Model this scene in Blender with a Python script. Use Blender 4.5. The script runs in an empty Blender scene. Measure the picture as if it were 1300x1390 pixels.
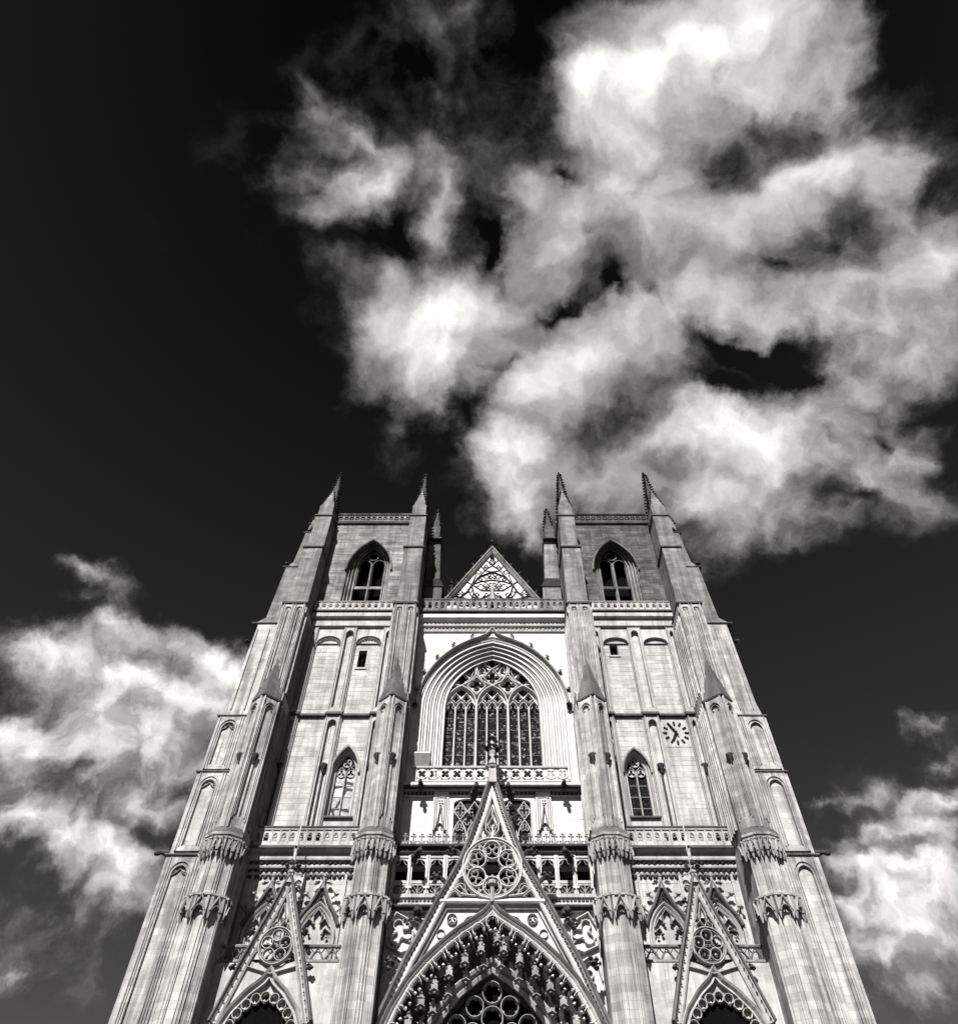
import bpy, math, random
from mathutils import Vector
R = math.radians
random.seed(7)
SC = bpy.context.scene
COL = SC.collection

# ------------------------------------------------------------------ camera
cam_d = bpy.data.cameras.new('camera')
cam = bpy.data.objects.new('camera', cam_d)
COL.objects.link(cam)
cam_d.sensor_fit = 'HORIZONTAL'
cam_d.sensor_width = 36.0
cam_d.lens = 36.0 * 1000 / 1300
cam_d.shift_x = -18 / 1300
cam_d.shift_y = -45 / 1300
cam_d.clip_start = 0.1
cam_d.clip_end = 6000
cam.location = (0, 0, 1.6)
cam.rotation_euler = (R(90) + math.atan(1000 / 750), 0, 0)
SC.camera = cam

# ------------------------------------------------------------------ light
SUN_AZ, SUN_EL = R(13), R(41)          # behind the viewer, a little to the left; evening height
sun_d = bpy.data.lights.new('sun', 'SUN')
sun = bpy.data.objects.new('sun', sun_d)
COL.objects.link(sun)
sun_d.energy = 5.0
sun_d.angle = R(0.5)
sun_d.color = (1.0, 0.985, 0.96)
v = Vector((math.sin(SUN_AZ) * math.cos(SUN_EL), math.cos(SUN_AZ) * math.cos(SUN_EL), -math.sin(SUN_EL)))
sun.rotation_euler = v.to_track_quat('-Z', 'Y').to_euler()
sun.location = (-20, -80, 60)

SC.cycles.use_adaptive_sampling = True
SC.cycles.adaptive_threshold = 0.02
SC.cycles.use_denoising = True
SC.cycles.max_bounces = 5
SC.cycles.diffuse_bounces = 1
SC.cycles.glossy_bounces = 2
SC.cycles.transmission_bounces = 2
SC.cycles.transparent_max_bounces = 4
SC.view_settings.view_transform = 'Standard'
SC.view_settings.look = 'None'
SC.view_settings.exposure = 1.5
SC.view_settings.gamma = 1.0
SC.view_settings.use_curve_mapping = False

# ------------------------------------------------------------------ sky with a layer of cloud
# the black and white film with its red filter sees only the sky's red light, so blue air goes nearly black.
# clouds: (x, y, long radius, short radius, turn, thickness) on a flat layer overhead, in units of its height
CLOUDS = [
    (-0.097,0.089,0.031,0.021,-2.73,0.10), (-0.083,0.104,0.062,0.025,-2.36,0.30), (-0.092,0.125,0.073,0.041,-2.99,0.34), (-0.077,0.131,0.030,0.022,3.10,0.34),
    (-0.104,0.146,0.042,0.020,2.99,0.26), (-0.090,0.139,0.040,0.024,3.13,0.12), (-0.032,0.139,0.064,0.028,1.61,0.40), (-0.040,0.164,0.041,0.027,1.82,0.22),
    (-0.037,0.086,0.076,0.022,1.81,0.13), (-0.043,0.106,0.023,0.021,2.97,0.10), (-0.012,0.041,0.058,0.025,2.87,0.13), (-0.074,0.189,0.044,0.041,-3.11,0.40),
    (-0.085,0.213,0.057,0.050,-2.88,0.28), (-0.050,0.219,0.084,0.065,3.13,0.34), (-0.004,0.217,0.108,0.060,2.81,0.60), (-0.035,0.227,0.064,0.043,-3.14,0.20),
    (-0.057,0.252,0.072,0.071,2.55,0.30), (-0.029,0.250,0.078,0.050,1.87,0.30), (-0.064,0.291,0.065,0.035,1.88,0.16), (-0.098,0.245,0.051,0.033,1.67,0.14),
    (-0.105,0.181,0.036,0.026,3.12,0.12), (-0.064,0.117,0.044,0.022,2.04,0.10), (0.018,0.141,0.062,0.040,1.34,0.42), (0.040,0.175,0.076,0.038,2.97,0.50),
    (0.047,0.154,0.043,0.030,-3.13,0.36), (0.000,0.176,0.041,0.012,1.35,-0.55), (-0.057,0.175,0.049,0.014,1.44,-0.30), (0.058,0.076,0.061,0.044,1.43,0.50),
    (0.092,0.068,0.100,0.053,2.69,0.58), (0.135,0.047,0.111,0.064,2.90,0.66), (0.083,0.102,0.101,0.062,-3.11,0.36), (0.172,0.050,0.073,0.058,1.21,0.30),
    (0.078,0.131,0.110,0.057,-3.14,0.42), (0.097,0.040,0.059,0.023,2.85,0.08), (0.203,0.075,0.064,0.029,1.28,0.32), (0.204,0.046,0.045,0.018,1.27,0.10),
    (0.150,0.084,0.068,0.042,2.67,0.22), (0.129,0.113,0.052,0.023,-2.76,-0.17), (0.143,0.127,0.025,0.020,-2.56,-0.13), (0.136,0.120,0.079,0.052,-2.94,0.22),
    (0.172,0.089,0.038,0.018,2.70,-0.10), (0.201,0.088,0.019,0.016,0.84,-0.20), (0.179,0.064,0.029,0.016,1.27,-0.08), (0.199,0.121,0.098,0.047,2.59,0.62),
    (0.235,0.123,0.073,0.045,-2.92,0.30), (0.247,0.100,0.040,0.020,1.24,0.12), (0.151,0.158,0.051,0.040,-3.02,0.36), (0.109,0.162,0.113,0.052,-2.99,0.30),
    (0.188,0.154,0.121,0.061,3.12,0.26), (0.257,0.132,0.064,0.038,1.22,0.16), (0.276,0.165,0.063,0.045,2.27,0.48), (0.230,0.187,0.138,0.049,2.88,0.34),
    (0.141,0.191,0.062,0.036,3.12,0.36), (0.165,0.206,0.108,0.036,-3.02,0.22), (0.079,0.194,0.028,0.010,-2.91,-0.50), (0.112,0.199,0.015,0.010,-2.74,-0.50),
    (0.059,0.163,0.013,0.007,3.14,-0.30), (0.038,0.129,0.027,0.008,-2.86,-0.40), (0.185,0.180,0.023,0.012,-2.83,-0.32), (0.216,0.161,0.021,0.013,-3.12,-0.14),
    (0.052,0.206,0.047,0.011,2.78,-0.34), (0.038,0.211,0.038,0.012,2.52,-0.46), (0.014,0.252,0.059,0.012,2.27,-0.40), (0.061,0.244,0.123,0.078,2.56,0.80),
    (0.038,0.276,0.082,0.061,2.78,0.46), (0.093,0.222,0.089,0.035,2.76,0.38), (0.122,0.236,0.063,0.051,-3.12,0.24), (0.097,0.282,0.060,0.026,2.74,-0.05),
    (0.114,0.302,0.125,0.035,2.58,0.46), (0.167,0.281,0.106,0.047,-3.04,0.62), (0.177,0.302,0.088,0.045,3.05,0.20), (-0.002,0.312,0.047,0.033,-3.14,0.50),
    (0.026,0.317,0.077,0.041,3.13,0.40), (0.018,0.350,0.064,0.056,-2.98,0.50), (0.032,0.375,0.048,0.031,1.21,0.30), (0.073,0.332,0.151,0.041,3.10,0.30),
    (0.112,0.352,0.123,0.047,3.07,0.22), (0.159,0.331,0.105,0.068,3.04,0.34), (0.204,0.321,0.138,0.048,2.73,0.40), (0.171,0.371,0.095,0.046,2.48,0.24),
    (0.224,0.272,0.106,0.033,3.03,0.34), (0.206,0.297,0.110,0.034,3.03,0.20), (0.247,0.253,0.080,0.032,-3.06,0.20), (0.275,0.225,0.094,0.056,2.60,0.42),
    (0.234,0.210,0.123,0.042,-3.04,0.30), (0.173,0.235,0.084,0.012,-2.80,-0.62), (0.164,0.254,0.038,0.013,-3.04,-0.50), (0.209,0.247,0.042,0.011,-2.96,-0.50),
    (0.306,0.260,0.036,0.015,2.88,-0.55), (0.271,0.284,0.023,0.010,-2.88,-0.40), (0.243,0.287,0.018,0.009,3.01,-0.22), (0.264,0.320,0.023,0.011,-3.10,-0.32),
    (0.292,0.289,0.048,0.033,2.99,0.44), (0.270,0.309,0.057,0.039,2.98,0.20), (0.302,0.321,0.062,0.046,-3.08,0.24), (0.247,0.344,0.105,0.034,2.78,0.24),
    (0.223,0.370,0.064,0.022,2.80,0.18), (-0.293,0.374,0.032,0.018,-2.50,0.24), (-0.280,0.389,0.046,0.020,-2.36,0.34), (-0.296,0.398,0.041,0.013,-2.72,0.22),
    (-0.277,0.419,0.052,0.020,-2.92,0.44), (-0.335,0.421,0.058,0.034,-2.82,0.34), (-0.308,0.435,0.074,0.034,-2.67,0.34), (-0.266,0.457,0.100,0.026,-2.67,0.58),
    (-0.244,0.472,0.069,0.021,-2.59,0.20), (-0.234,0.443,0.075,0.024,-2.77,0.50), (-0.210,0.453,0.069,0.032,-2.61,0.44), (-0.213,0.481,0.061,0.054,-2.55,0.40),
    (-0.291,0.479,0.136,0.052,-2.70,0.36), (-0.250,0.510,0.123,0.058,-2.72,0.32), (-0.347,0.482,0.073,0.022,-2.64,0.64), (-0.359,0.471,0.042,0.023,-2.76,0.26),
    (-0.334,0.513,0.110,0.049,-2.80,0.20), (-0.295,0.524,0.078,0.052,-2.74,0.10), (-0.274,0.559,0.096,0.023,-2.72,0.26), (-0.251,0.563,0.030,0.016,-2.86,0.22),
    (-0.346,0.546,0.077,0.030,-2.46,0.44), (-0.311,0.571,0.109,0.029,-2.61,0.46), (-0.287,0.589,0.055,0.025,-2.67,0.20), (-0.283,0.613,0.102,0.032,-2.64,0.42),
    (-0.233,0.539,0.083,0.033,-2.92,0.20), (-0.317,0.516,0.047,0.016,-2.94,-0.26), (-0.263,0.481,0.047,0.012,-2.74,-0.16), (-0.240,0.505,0.031,0.010,-2.93,-0.12),
    (-0.300,0.473,0.214,0.079,-2.78,0.10), (-0.277,0.551,0.173,0.092,-2.83,0.13), (0.322,0.555,0.135,0.108,2.32,0.12), (0.327,0.627,0.132,0.073,2.71,0.20),
    (-0.358,0.575,0.112,0.061,-2.70,0.08), (-0.327,0.617,0.221,0.074,-2.80,0.18), (0.327,0.484,0.052,0.015,2.95,0.24), (0.301,0.507,0.027,0.007,2.53,0.12),
    (0.332,0.506,0.045,0.014,2.66,0.20), (0.253,0.559,0.034,0.008,2.56,0.24), (0.256,0.569,0.018,0.011,-2.88,0.14), (0.296,0.542,0.056,0.017,2.69,0.28),
    (0.340,0.530,0.069,0.016,2.65,0.46), (0.305,0.564,0.083,0.019,2.72,0.50), (0.337,0.550,0.050,0.018,2.81,0.28), (0.265,0.581,0.046,0.017,-3.04,0.12),
    (0.299,0.588,0.082,0.018,2.86,0.62), (0.348,0.573,0.055,0.036,2.32,0.40), (0.276,0.622,0.044,0.020,2.83,0.34), (0.306,0.615,0.077,0.044,2.91,0.32),
    (0.351,0.616,0.094,0.053,2.52,0.30), (0.295,0.649,0.060,0.034,2.74,0.28), (0.323,0.597,0.078,0.025,2.81,0.20), (0.336,0.660,0.118,0.047,2.76,0.30),
    (-0.363,0.650,0.114,0.035,-2.76,0.20), (-0.391,0.495,0.081,0.062,1.29,0.40), (0.299,0.101,0.063,0.048,0.81,0.35), (0.333,0.217,0.072,0.065,0.76,0.35),
    (0.137,0.016,0.107,0.033,-3.13,0.45), (-0.120,-0.560,0.50,0.34,0.15,1.40), (-0.150,-0.700,0.50,0.20,0.05,1.00), (-0.100,-0.430,0.40,0.20,-0.1,0.90),  # last three: unseen banks behind the viewer, added for the left lancet to mirror
]

world = bpy.data.worlds.new('World')
SC.world = world
world.use_nodes = True
world.cycles.sampling_method = 'NONE'
nt = world.node_tree
nt.nodes.clear()


def N(tree, typ, **kw):
    n = tree.nodes.new(typ)
    for k, val in kw.items():
        setattr(n, k, val)
    return n


def M(tree, op, a, b=None, c=None, clamp=False):
    n = tree.nodes.new('ShaderNodeMath')
    n.operation = op
    n.use_clamp = clamp
    for i, x in enumerate((a, b, c)):
        if x is None:
            continue
        if isinstance(x, (int, float)):
            n.inputs[i].default_value = x
        else:
            tree.links.new(x, n.inputs[i])
    return n.outputs[0]


def ramp(tree, fac, stops, interp='LINEAR'):
    n = tree.nodes.new('ShaderNodeValToRGB')
    n.color_ramp.interpolation = interp
    e = n.color_ramp.elements
    while len(e) < len(stops):
        e.new(0.5)
    for el, (p, c) in zip(e, stops):
        el.position = p
        el.color = (c, c, c, 1)
    tree.links.new(fac, n.inputs[0])
    return n.outputs[0]


def noise(tree, vec, scale, detail=4, rough=0.5, lac=2.0, dist=0.0, dim='3D'):
    n = tree.nodes.new('ShaderNodeTexNoise')
    n.noise_dimensions = dim
    n.inputs['Scale'].default_value = scale
    n.inputs['Detail'].default_value = detail
    n.inputs['Roughness'].default_value = rough
    n.inputs['Lacunarity'].default_value = lac
    n.inputs['Distortion'].default_value = dist
    tree.links.new(vec, n.inputs['Vector'])
    return n


def VM(tree, op, a, b=None, scale=None):
    n = tree.nodes.new('ShaderNodeVectorMath')
    n.operation = op
    for i, x in enumerate((a, b)):
        if x is None:
            continue
        if isinstance(x, (tuple, list)):
            n.inputs[i].default_value = x
        else:
            tree.links.new(x, n.inputs[i])
    if scale is not None:
        n.inputs['Scale'].default_value = scale
    return n.outputs[0]


def build_sky():
    L = nt.links
    tc = N(nt, 'ShaderNodeTexCoord')
    sep = N(nt, 'ShaderNodeSeparateXYZ')
    L.new(tc.outputs['Generated'], sep.inputs[0])
    zz = M(nt, 'ADD', sep.outputs[2], 1.0)      # the layer curves down to the horizon like a dome
    px = M(nt, 'DIVIDE', sep.outputs[0], zz)
    py = M(nt, 'DIVIDE', sep.outputs[1], zz)
    comb = N(nt, 'ShaderNodeCombineXYZ')
    L.new(px, comb.inputs[0])
    L.new(py, comb.inputs[1])
    P = comb.outputs[0]
    # wind-torn outlines: push the layer about with two sizes of turbulence
    w1 = noise(nt, P, 11.0, 3, 0.55, dim='2D')
    w2 = noise(nt, P, 34.0, 4, 0.62, dim='2D')
    d1 = VM(nt, 'SCALE', VM(nt, 'SUBTRACT', w1.outputs['Color'], (0.5, 0.5, 0.5)), scale=0.040)
    d2 = VM(nt, 'SCALE', VM(nt, 'SUBTRACT', w2.outputs['Color'], (0.5, 0.5, 0.5)), scale=0.024)
    W = VM(nt, 'MULTIPLY', VM(nt, 'ADD', VM(nt, 'ADD', P, d1), d2), (1, 1, 0))
    acc = None
    for (cx, cy, ra, rb, ang, amp) in CLOUDS:
        mp = N(nt, 'ShaderNodeMapping', vector_type='TEXTURE')
        mp.inputs['Location'].default_value = (cx, cy, 0)
        mp.inputs['Rotation'].default_value = (0, 0, ang)
        mp.inputs['Scale'].default_value = (ra, rb, 1)
        L.new(W, mp.inputs['Vector'])
        g = N(nt, 'ShaderNodeTexGradient', gradient_type='QUADRATIC_SPHERE')
        L.new(mp.outputs[0], g.inputs[0])
        acc = M(nt, 'MULTIPLY_ADD', g.outputs['Fac'], amp if amp > 0 else amp * 0.62, 0.0 if acc is None else acc)
    # beyond the mapped part of the sky the same kind of broken cloud goes on
    far = noise(nt, W, 1.7, 3, 0.5, dim='2D')
    out = M(nt, 'SUBTRACT', 0.35, sep.outputs[1])          # the sky behind the viewer
    out = M(nt, 'MULTIPLY', out, 2.5, clamp=True)
    more = M(nt, 'MULTIPLY', M(nt, 'MULTIPLY', M(nt, 'SUBTRACT', far.outputs['Fac'], 0.54), 3.0, clamp=True), out)
    acc = M(nt, 'MULTIPLY', M(nt, 'ADD', acc, M(nt, 'MULTIPLY', more, 0.4)), 1.85)
    def heap(vec):
        """billows: rounded heads on rounded heads, then ragged fibre"""
        v1 = N(nt, 'ShaderNodeTexVoronoi', feature='SMOOTH_F1', voronoi_dimensions='2D')
        v1.inputs['Scale'].default_value = 15.0
        v1.inputs['Smoothness'].default_value = 0.7
        v1.inputs['Detail'].default_value = 2.0
        v1.inputs['Roughness'].default_value = 0.55
        L.new(vec, v1.inputs['Vector'])
        n1 = noise(nt, vec, 21.0, 7, 0.60, dim='2D')
        a_ = M(nt, 'MULTIPLY', M(nt, 'SUBTRACT', 0.55, v1.outputs['Distance']), 0.34)
        return M(nt, 'MULTIPLY_ADD', M(nt, 'SUBTRACT', n1.outputs['Fac'], 0.5), 0.80, a_)
    h0 = heap(W)
    h1 = heap(VM(nt, 'ADD', W, (-0.006, -0.012, 0.0)))      # a little way towards the light
    f2 = noise(nt, P, 95.0, 5, 0.62, dim='2D')
    rough = M(nt, 'ADD', h0, M(nt, 'MULTIPLY', M(nt, 'SUBTRACT', f2.outputs['Fac'], 0.5), 0.22))
    # thin cloud is ragged, thick cloud is smooth
    thin = ramp(nt, acc, [(0.0, 0.0), (0.10, 0.55), (0.35, 1.0), (0.75, 0.6), (1.0, 0.38)])
    F = M(nt, 'ADD', acc, M(nt, 'MULTIPLY', rough, thin))
    # cloud low down is solid fair-weather cumulus with firmer edges than the torn sheets overhead
    low = ramp(nt, sep.outputs[2], [(0.0, 1.0), (0.55, 1.0), (0.78, 0.0), (1.0, 0.0)])
    F = M(nt, 'MULTIPLY_ADD', M(nt, 'SUBTRACT', F, 0.20), M(nt, 'MULTIPLY_ADD', low, 0.25, 1.0), 0.20)
    lum = ramp(nt, M(nt, 'MULTIPLY', F, 0.45), [(0.0, 0.0), (0.03, 0.0), (0.09, 0.03), (0.17, 0.12), (0.28, 0.30),
                        (0.42, 0.53), (0.60, 0.76), (0.80, 0.93), (1.0, 1.0)], 'B_SPLINE')
    relief = M(nt, 'MULTIPLY_ADD', M(nt, 'SUBTRACT', h0, h1), 1.5, 1.0)
    relief = M(nt, 'ADD', relief, M(nt, 'MULTIPLY', M(nt, 'SUBTRACT', h0, h1), M(nt, 'MULTIPLY', low, 1.2)))
    relief = M(nt, 'MINIMUM', M(nt, 'MAXIMUM', relief, 0.66), 1.28)
    lum = M(nt, 'MULTIPLY', lum, relief)
    body = noise(nt, W, 7.5, 4, 0.5, dim='2D')
    lum = M(nt, 'MULTIPLY', lum, ramp(nt, body.outputs['Fac'], [(0.34, 0.66), (0.50, 0.94), (0.62, 1.0)]))
    cover = ramp(nt, F, [(0.0, 0.0), (0.06, 0.0), (0.45, 1.0)])
    sky = N(nt, 'ShaderNodeTexSky', sky_type='NISHITA')
    sky.sun_disc = False
    sky.sun_elevation = SUN_EL
    sky.sun_rotation = R(180) + SUN_AZ
    sky.altitude = 20
    sky.air_density = 1.0
    sky.dust_density = 0.6
    sky.ozone_density = 1.5
    sr = N(nt, 'ShaderNodeSeparateColor')
    L.new(sky.outputs[0], sr.inputs[0])
    red = M(nt, 'MULTIPLY', M(nt, 'POWER', sr.outputs[0], SKY_POW), SKY_MUL)
    # deepest overhead, paler towards the horizon
    deep = ramp(nt, sep.outputs[2], [(0.0, 1.0), (0.40, 1.0), (0.66, 0.85), (0.80, 0.55), (0.90, 0.32), (1.0, 0.08)])
    red = M(nt, 'MULTIPLY', red, M(nt, 'MULTIPLY', deep, 3.2))
    cl = M(nt, 'MULTIPLY', lum, CLOUD_MUL)
    tot = M(nt, 'ADD', M(nt, 'MULTIPLY', red, M(nt, 'SUBTRACT', 1.0, cover)), cl)
    col = N(nt, 'ShaderNodeCombineColor')
    L.new(M(nt, 'MULTIPLY', tot, 1.0), col.inputs[0])
    L.new(M(nt, 'MULTIPLY', tot, 0.985), col.inputs[1])
    L.new(M(nt, 'MULTIPLY', tot, 0.96), col.inputs[2])
    bg = N(nt, 'ShaderNodeBackground')
    bg.inputs['Strength'].default_value = 0.1
    L.new(col.outputs[0], bg.inputs[0])
    o = N(nt, 'ShaderNodeOutputWorld')
    L.new(bg.outputs[0], o.inputs[0])


SKY_POW, SKY_MUL, CLOUD_MUL = 1.5, 0.029, 4.3
build_sky()


# ================================================================== mesh helpers
class MB:
    """collects faces; sx = -1 mirrors left/right; tf = optional local frame for oblique faces"""
    count = 0

    def __init__(s, sx=1):
        s.v = []; s.f = []; s.sx = sx; s.tf = None; s.tone = []; s.t = 0.5; s.mi = []; s.m = 0

    def add(s, vs, fs):
        o = len(s.v)
        for (x, y, z) in vs:
            if s.tf:
                x, y, z = s.tf(x, y, z)
            s.v.append((x * s.sx, y, z))
        for f in fs:
            f = [o + i for i in f]
            s.f.append(f[::-1] if s.sx < 0 else f)
            s.tone.append(s.t); s.mi.append(s.m)

    def box(s, x0, x1, y0, y1, z0, z1):
        s.add([(x0, y0, z0), (x1, y0, z0), (x1, y1, z0), (x0, y1, z0),
               (x0, y0, z1), (x1, y0, z1), (x1, y1, z1), (x0, y1, z1)],
              [(0, 1, 5, 4), (1, 2, 6, 5), (2, 3, 7, 6), (3, 0, 4, 7), (4, 5, 6, 7), (3, 2, 1, 0)])

    def loft(s, rings, caps=True, closed=True):
        n = len(rings[0]); vs = [p for r in rings for p in r]; fs = []
        for k in range(len(rings) - 1):
            for i in range(n if closed else n - 1):
                j = (i + 1) % n
                fs.append((k * n + i, k * n + j, (k + 1) * n + j, (k + 1) * n + i))
        if caps:
            fs.append(tuple(range(n))[::-1])
            fs.append(tuple((len(rings) - 1) * n + i for i in range(n)))
        s.add(vs, fs)

    def prism(s, xy, z0, z1, xy2=None):
        xy2 = xy2 or xy
        s.loft([[(x, y, z0) for x, y in xy], [(x, y, z1) for x, y in xy2]])

    def rings(s, secs, caps=True):
        """secs: [(plan polygon, z), ...]"""
        s.loft([[(x, y, z) for x, y in p] for p, z in secs], caps)

    def under(s, path, x0, x1, zb, zt, y0, y1):
        """a wall whose lower edge follows a path (a free-form archway)"""
        for a, b in zip(path, path[1:]):
            s.add([(a[0], y0, a[1]), (b[0], y0, b[1]), (b[0], y0, zt), (a[0], y0, zt), (a[0], y1, a[1]), (b[0], y1, b[1])], [(0, 1, 2, 3), (0, 4, 5, 1)])
        s.box(x0, path[0][0], y0, y1, zb, zt)
        s.box(path[-1][0], x1, y0, y1, zb, zt)
        s.add([(x0, y0, zt), (x1, y0, zt), (x1, y1, zt), (x0, y1, zt)], [(0, 1, 2, 3)])

    def plate(s, xz, y0, y1):
        s.loft([[(x, y1, z) for x, z in xz], [(x, y0, z) for x, z in xz]])

    def plate_hole(s, outer, inner, y0, y1):
        """outer and inner outlines with equal point counts"""
        n = len(outer)
        vs = [(x, y0, z) for x, z in outer] + [(x, y0, z) for x, z in inner] + \
             [(x, y1, z) for x, z in outer] + [(x, y1, z) for x, z in inner]
        fs = []
        for i in range(n):
            j = (i + 1) % n
            fs += [(i, j, n + j, n + i), (2 * n + i, 3 * n + i, 3 * n + j, 2 * n + j),
                   (n + i, n + j, 3 * n + j, 3 * n + i), (i, 2 * n + i, 2 * n + j, j)]
        s.add(vs, fs)

    def arch_wall(s, x0, x1, z0, z1, y0, y1, cx, hw, zb, zs, h, n=8, back=False):
        """a slab x0..x1, z0..z1 with a pointed opening; zb = sill of the opening"""
        path = arch(cx, hw, zs, h, n)
        vs = []; fs = []
        def q(*p):
            o = len(vs); vs.extend(p); fs.append(tuple(range(o, o + len(p))))
        def r(a, b, c, d):
            if b - a > 1e-4 and d - c > 1e-4:
                q((a, y0, c), (b, y0, c), (b, y0, d), (a, y0, d))
        r(x0, cx - hw, z0, zs); r(cx + hw, x1, z0, zs); r(x0, cx - hw, zs, z1); r(cx + hw, x1, zs, z1)
        if zb > z0:
            r(cx - hw, cx + hw, z0, zb)
            q((cx - hw, y0, zb), (cx + hw, y0, zb), (cx + hw, y1, zb), (cx - hw, y1, zb))
        for a, b in zip(path, path[1:]):
            q((a[0], y0, a[1]), (b[0], y0, b[1]), (b[0], y0, z1), (a[0], y0, z1))
            q((a[0], y0, a[1]), (b[0], y0, b[1]), (b[0], y1, b[1]), (a[0], y1, a[1]))
        for x in (cx - hw, cx + hw):
            q((x, y0, zb), (x, y1, zb), (x, y1, zs), (x, y0, zs))
        for (a, b, c, d) in ((x0, z0, x0, z1), (x1, z0, x1, z1), (x0, z1, x1, z1), (x0, z0, x1, z0)):
            q((a, y0, b), (c, y0, d), (c, y1, d), (a, y1, b))
        s.add(vs, fs)

    def sweep(s, path, prof, closed=False, caps=True):
        """prof [(outward offset, y)] carried along an x-z path; outward = left of travel"""
        m = len(path); rings = []
        for i, (x, z) in enumerate(path):
            if closed:
                a = path[i - 1]; b = path[(i + 1) % m]
            else:
                a = path[max(i - 1, 0)]; b = path[min(i + 1, m - 1)]
            d1 = (x - a[0], z - a[1]); d2 = (b[0] - x, b[1] - z)
            l1 = math.hypot(*d1) or 1e-9; l2 = math.hypot(*d2) or 1e-9
            if l1 < 1e-8: d1, l1 = d2, l2
            if l2 < 1e-8: d2, l2 = d1, l1
            n1 = (-d1[1] / l1, d1[0] / l1); n2 = (-d2[1] / l2, d2[0] / l2)
            nx, nz = n1[0] + n2[0], n1[1] + n2[1]
            L = math.hypot(nx, nz) or 1e-9
            nx /= L; nz /= L
            k = min(1 / max(nx * n1[0] + nz * n1[1], 0.3), 2.5)
            rings.append([(x + nx * k * o, y, z + nz * k * o) for o, y in prof])
        vs = [p for r in rings for p in r]; n = len(prof); fs = []
        for k in range(m if closed else m - 1):
            k2 = (k + 1) % m
            for i in range(n - 1):
                fs.append((k * n + i, k * n + i + 1, k2 * n + i + 1, k2 * n + i))
        if caps and not closed:
            fs.append(tuple(range(n))); fs.append(tuple((m - 1) * n + i for i in range(n))[::-1])
        s.add(vs, fs)

    def bar(s, path, w, yb, d, closed=False):
        """a chamfered stone bar along an x-z path, its back at yb, standing d proud"""
        MB.count += 1
        d = max(d * 1.35, w * 1.05) + (MB.count * 37 % 17) * 0.0011
        s.sweep(path, [(-w / 2, yb), (-w / 2, yb - d * 0.55), (-w * 0.16, yb - d), (w * 0.16, yb - d),
                       (w / 2, yb - d * 0.55), (w / 2, yb)], closed)

    def cornice(s, x0, x1, prof):
        """prof [(y, z)] run straight from x0 to x1"""
        n = len(prof)
        s.add([(x0, y, z) for y, z in prof] + [(x1, y, z) for y, z in prof],
              [(i, i + 1, n + i + 1, n + i) for i in range(n - 1)] + [tuple(range(n))[::-1], tuple(range(n, 2 * n))])

    def lathe(s, cx, cy, prof, n=8, ph=0.0):
        """prof [(radius, z)]"""
        s.loft([[(cx + r * math.cos(ph + 6.28318 * i / n), cy + r * math.sin(ph + 6.28318 * i / n), z) for i in range(n)] for r, z in prof])

    def tube(s, pts, r, n=5):
        """round bar through 3-D points; r a number or one radius per point"""
        rr = r if isinstance(r, (list, tuple)) else [r] * len(pts)
        rings = []
        for i, p in enumerate(pts):
            a = Vector(pts[max(i - 1, 0)]); b = Vector(pts[min(i + 1, len(pts) - 1)])
            t = (b - a).normalized()
            u = t.cross(Vector((0, 0, 1)) if abs(t.z) < 0.9 else Vector((1, 0, 0))).normalized(); w = t.cross(u)
            rings.append([tuple(Vector(p) + (u * math.cos(6.28318 * k / n) + w * math.sin(6.28318 * k / n)) * rr[i]) for k in range(n)])
        s.loft(rings)

    def knob(s, x, y, z, r, sq=1.0):
        """a rough leafy lump"""
        MB.count += 1
        q = random.Random(MB.count)
        vs = [(x, y, z + r * sq)]
        for k in range(6):
            a = 1.047 * k + q.random() * 0.4; e = r * q.uniform(0.75, 1.2)
            vs.append((x + e * math.cos(a), y + e * math.sin(a), z + r * q.uniform(-0.3, 0.3)))
        vs.append((x, y, z - r * sq))
        fs = [(0, 1 + k, 1 + (k + 1) % 6) for k in range(6)] + [(7, 1 + (k + 1) % 6, 1 + k) for k in range(6)]
        s.add(vs, fs)

    def build(s, name, mat, parent=None, label=None, kind=None, smooth=False):
        me = bpy.data.meshes.new(name)
        me.from_pydata(s.v, [], s.f)
        mats = mat if isinstance(mat, (list, tuple)) else [mat]
        for m_ in mats:
            me.materials.append(m_)
        if len(mats) > 1:
            me.polygons.foreach_set('material_index', s.mi)
        if len(set(s.tone)) > 1:
            a = me.attributes.new('tone', 'FLOAT', 'FACE')
            a.data.foreach_set('value', s.tone)
        if smooth:
            me.polygons.foreach_set('use_smooth', [True] * len(me.polygons))
        me.update()
        o = bpy.data.objects.new(name, me)
        COL.objects.link(o)
        o.parent = parent
        if label: o['label'] = label
        if kind: o['kind'] = kind
        return o


def arch(cx, hw, zs, h, n=8):
    """pointed arch from (-hw) over the apex to (+hw)"""
    h0 = max(h, hw * 1.03); k = h / h0
    r = (hw * hw + h0 * h0) / (2 * hw); c = hw - r
    a1 = math.atan2(h0, -c)
    right = [(cx + c + r * math.cos(a1 * i / n), zs + k * r * math.sin(a1 * i / n)) for i in range(n + 1)]
    left = [(2 * cx - x, z) for x, z in right]
    return left + right[:-1][::-1]


def doorway(cx, hw, zb, zs, h, n=8):
    return [(cx - hw, zb)] + arch(cx, hw, zs, h, n) + [(cx + hw, zb)]


def circle(cx, cz, r, n=20, ph=0.0, rz=None):
    rz = rz or r
    return [(cx + r * math.cos(ph - 6.28318 * i / n), cz + rz * math.sin(ph - 6.28318 * i / n)) for i in range(n)]


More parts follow.
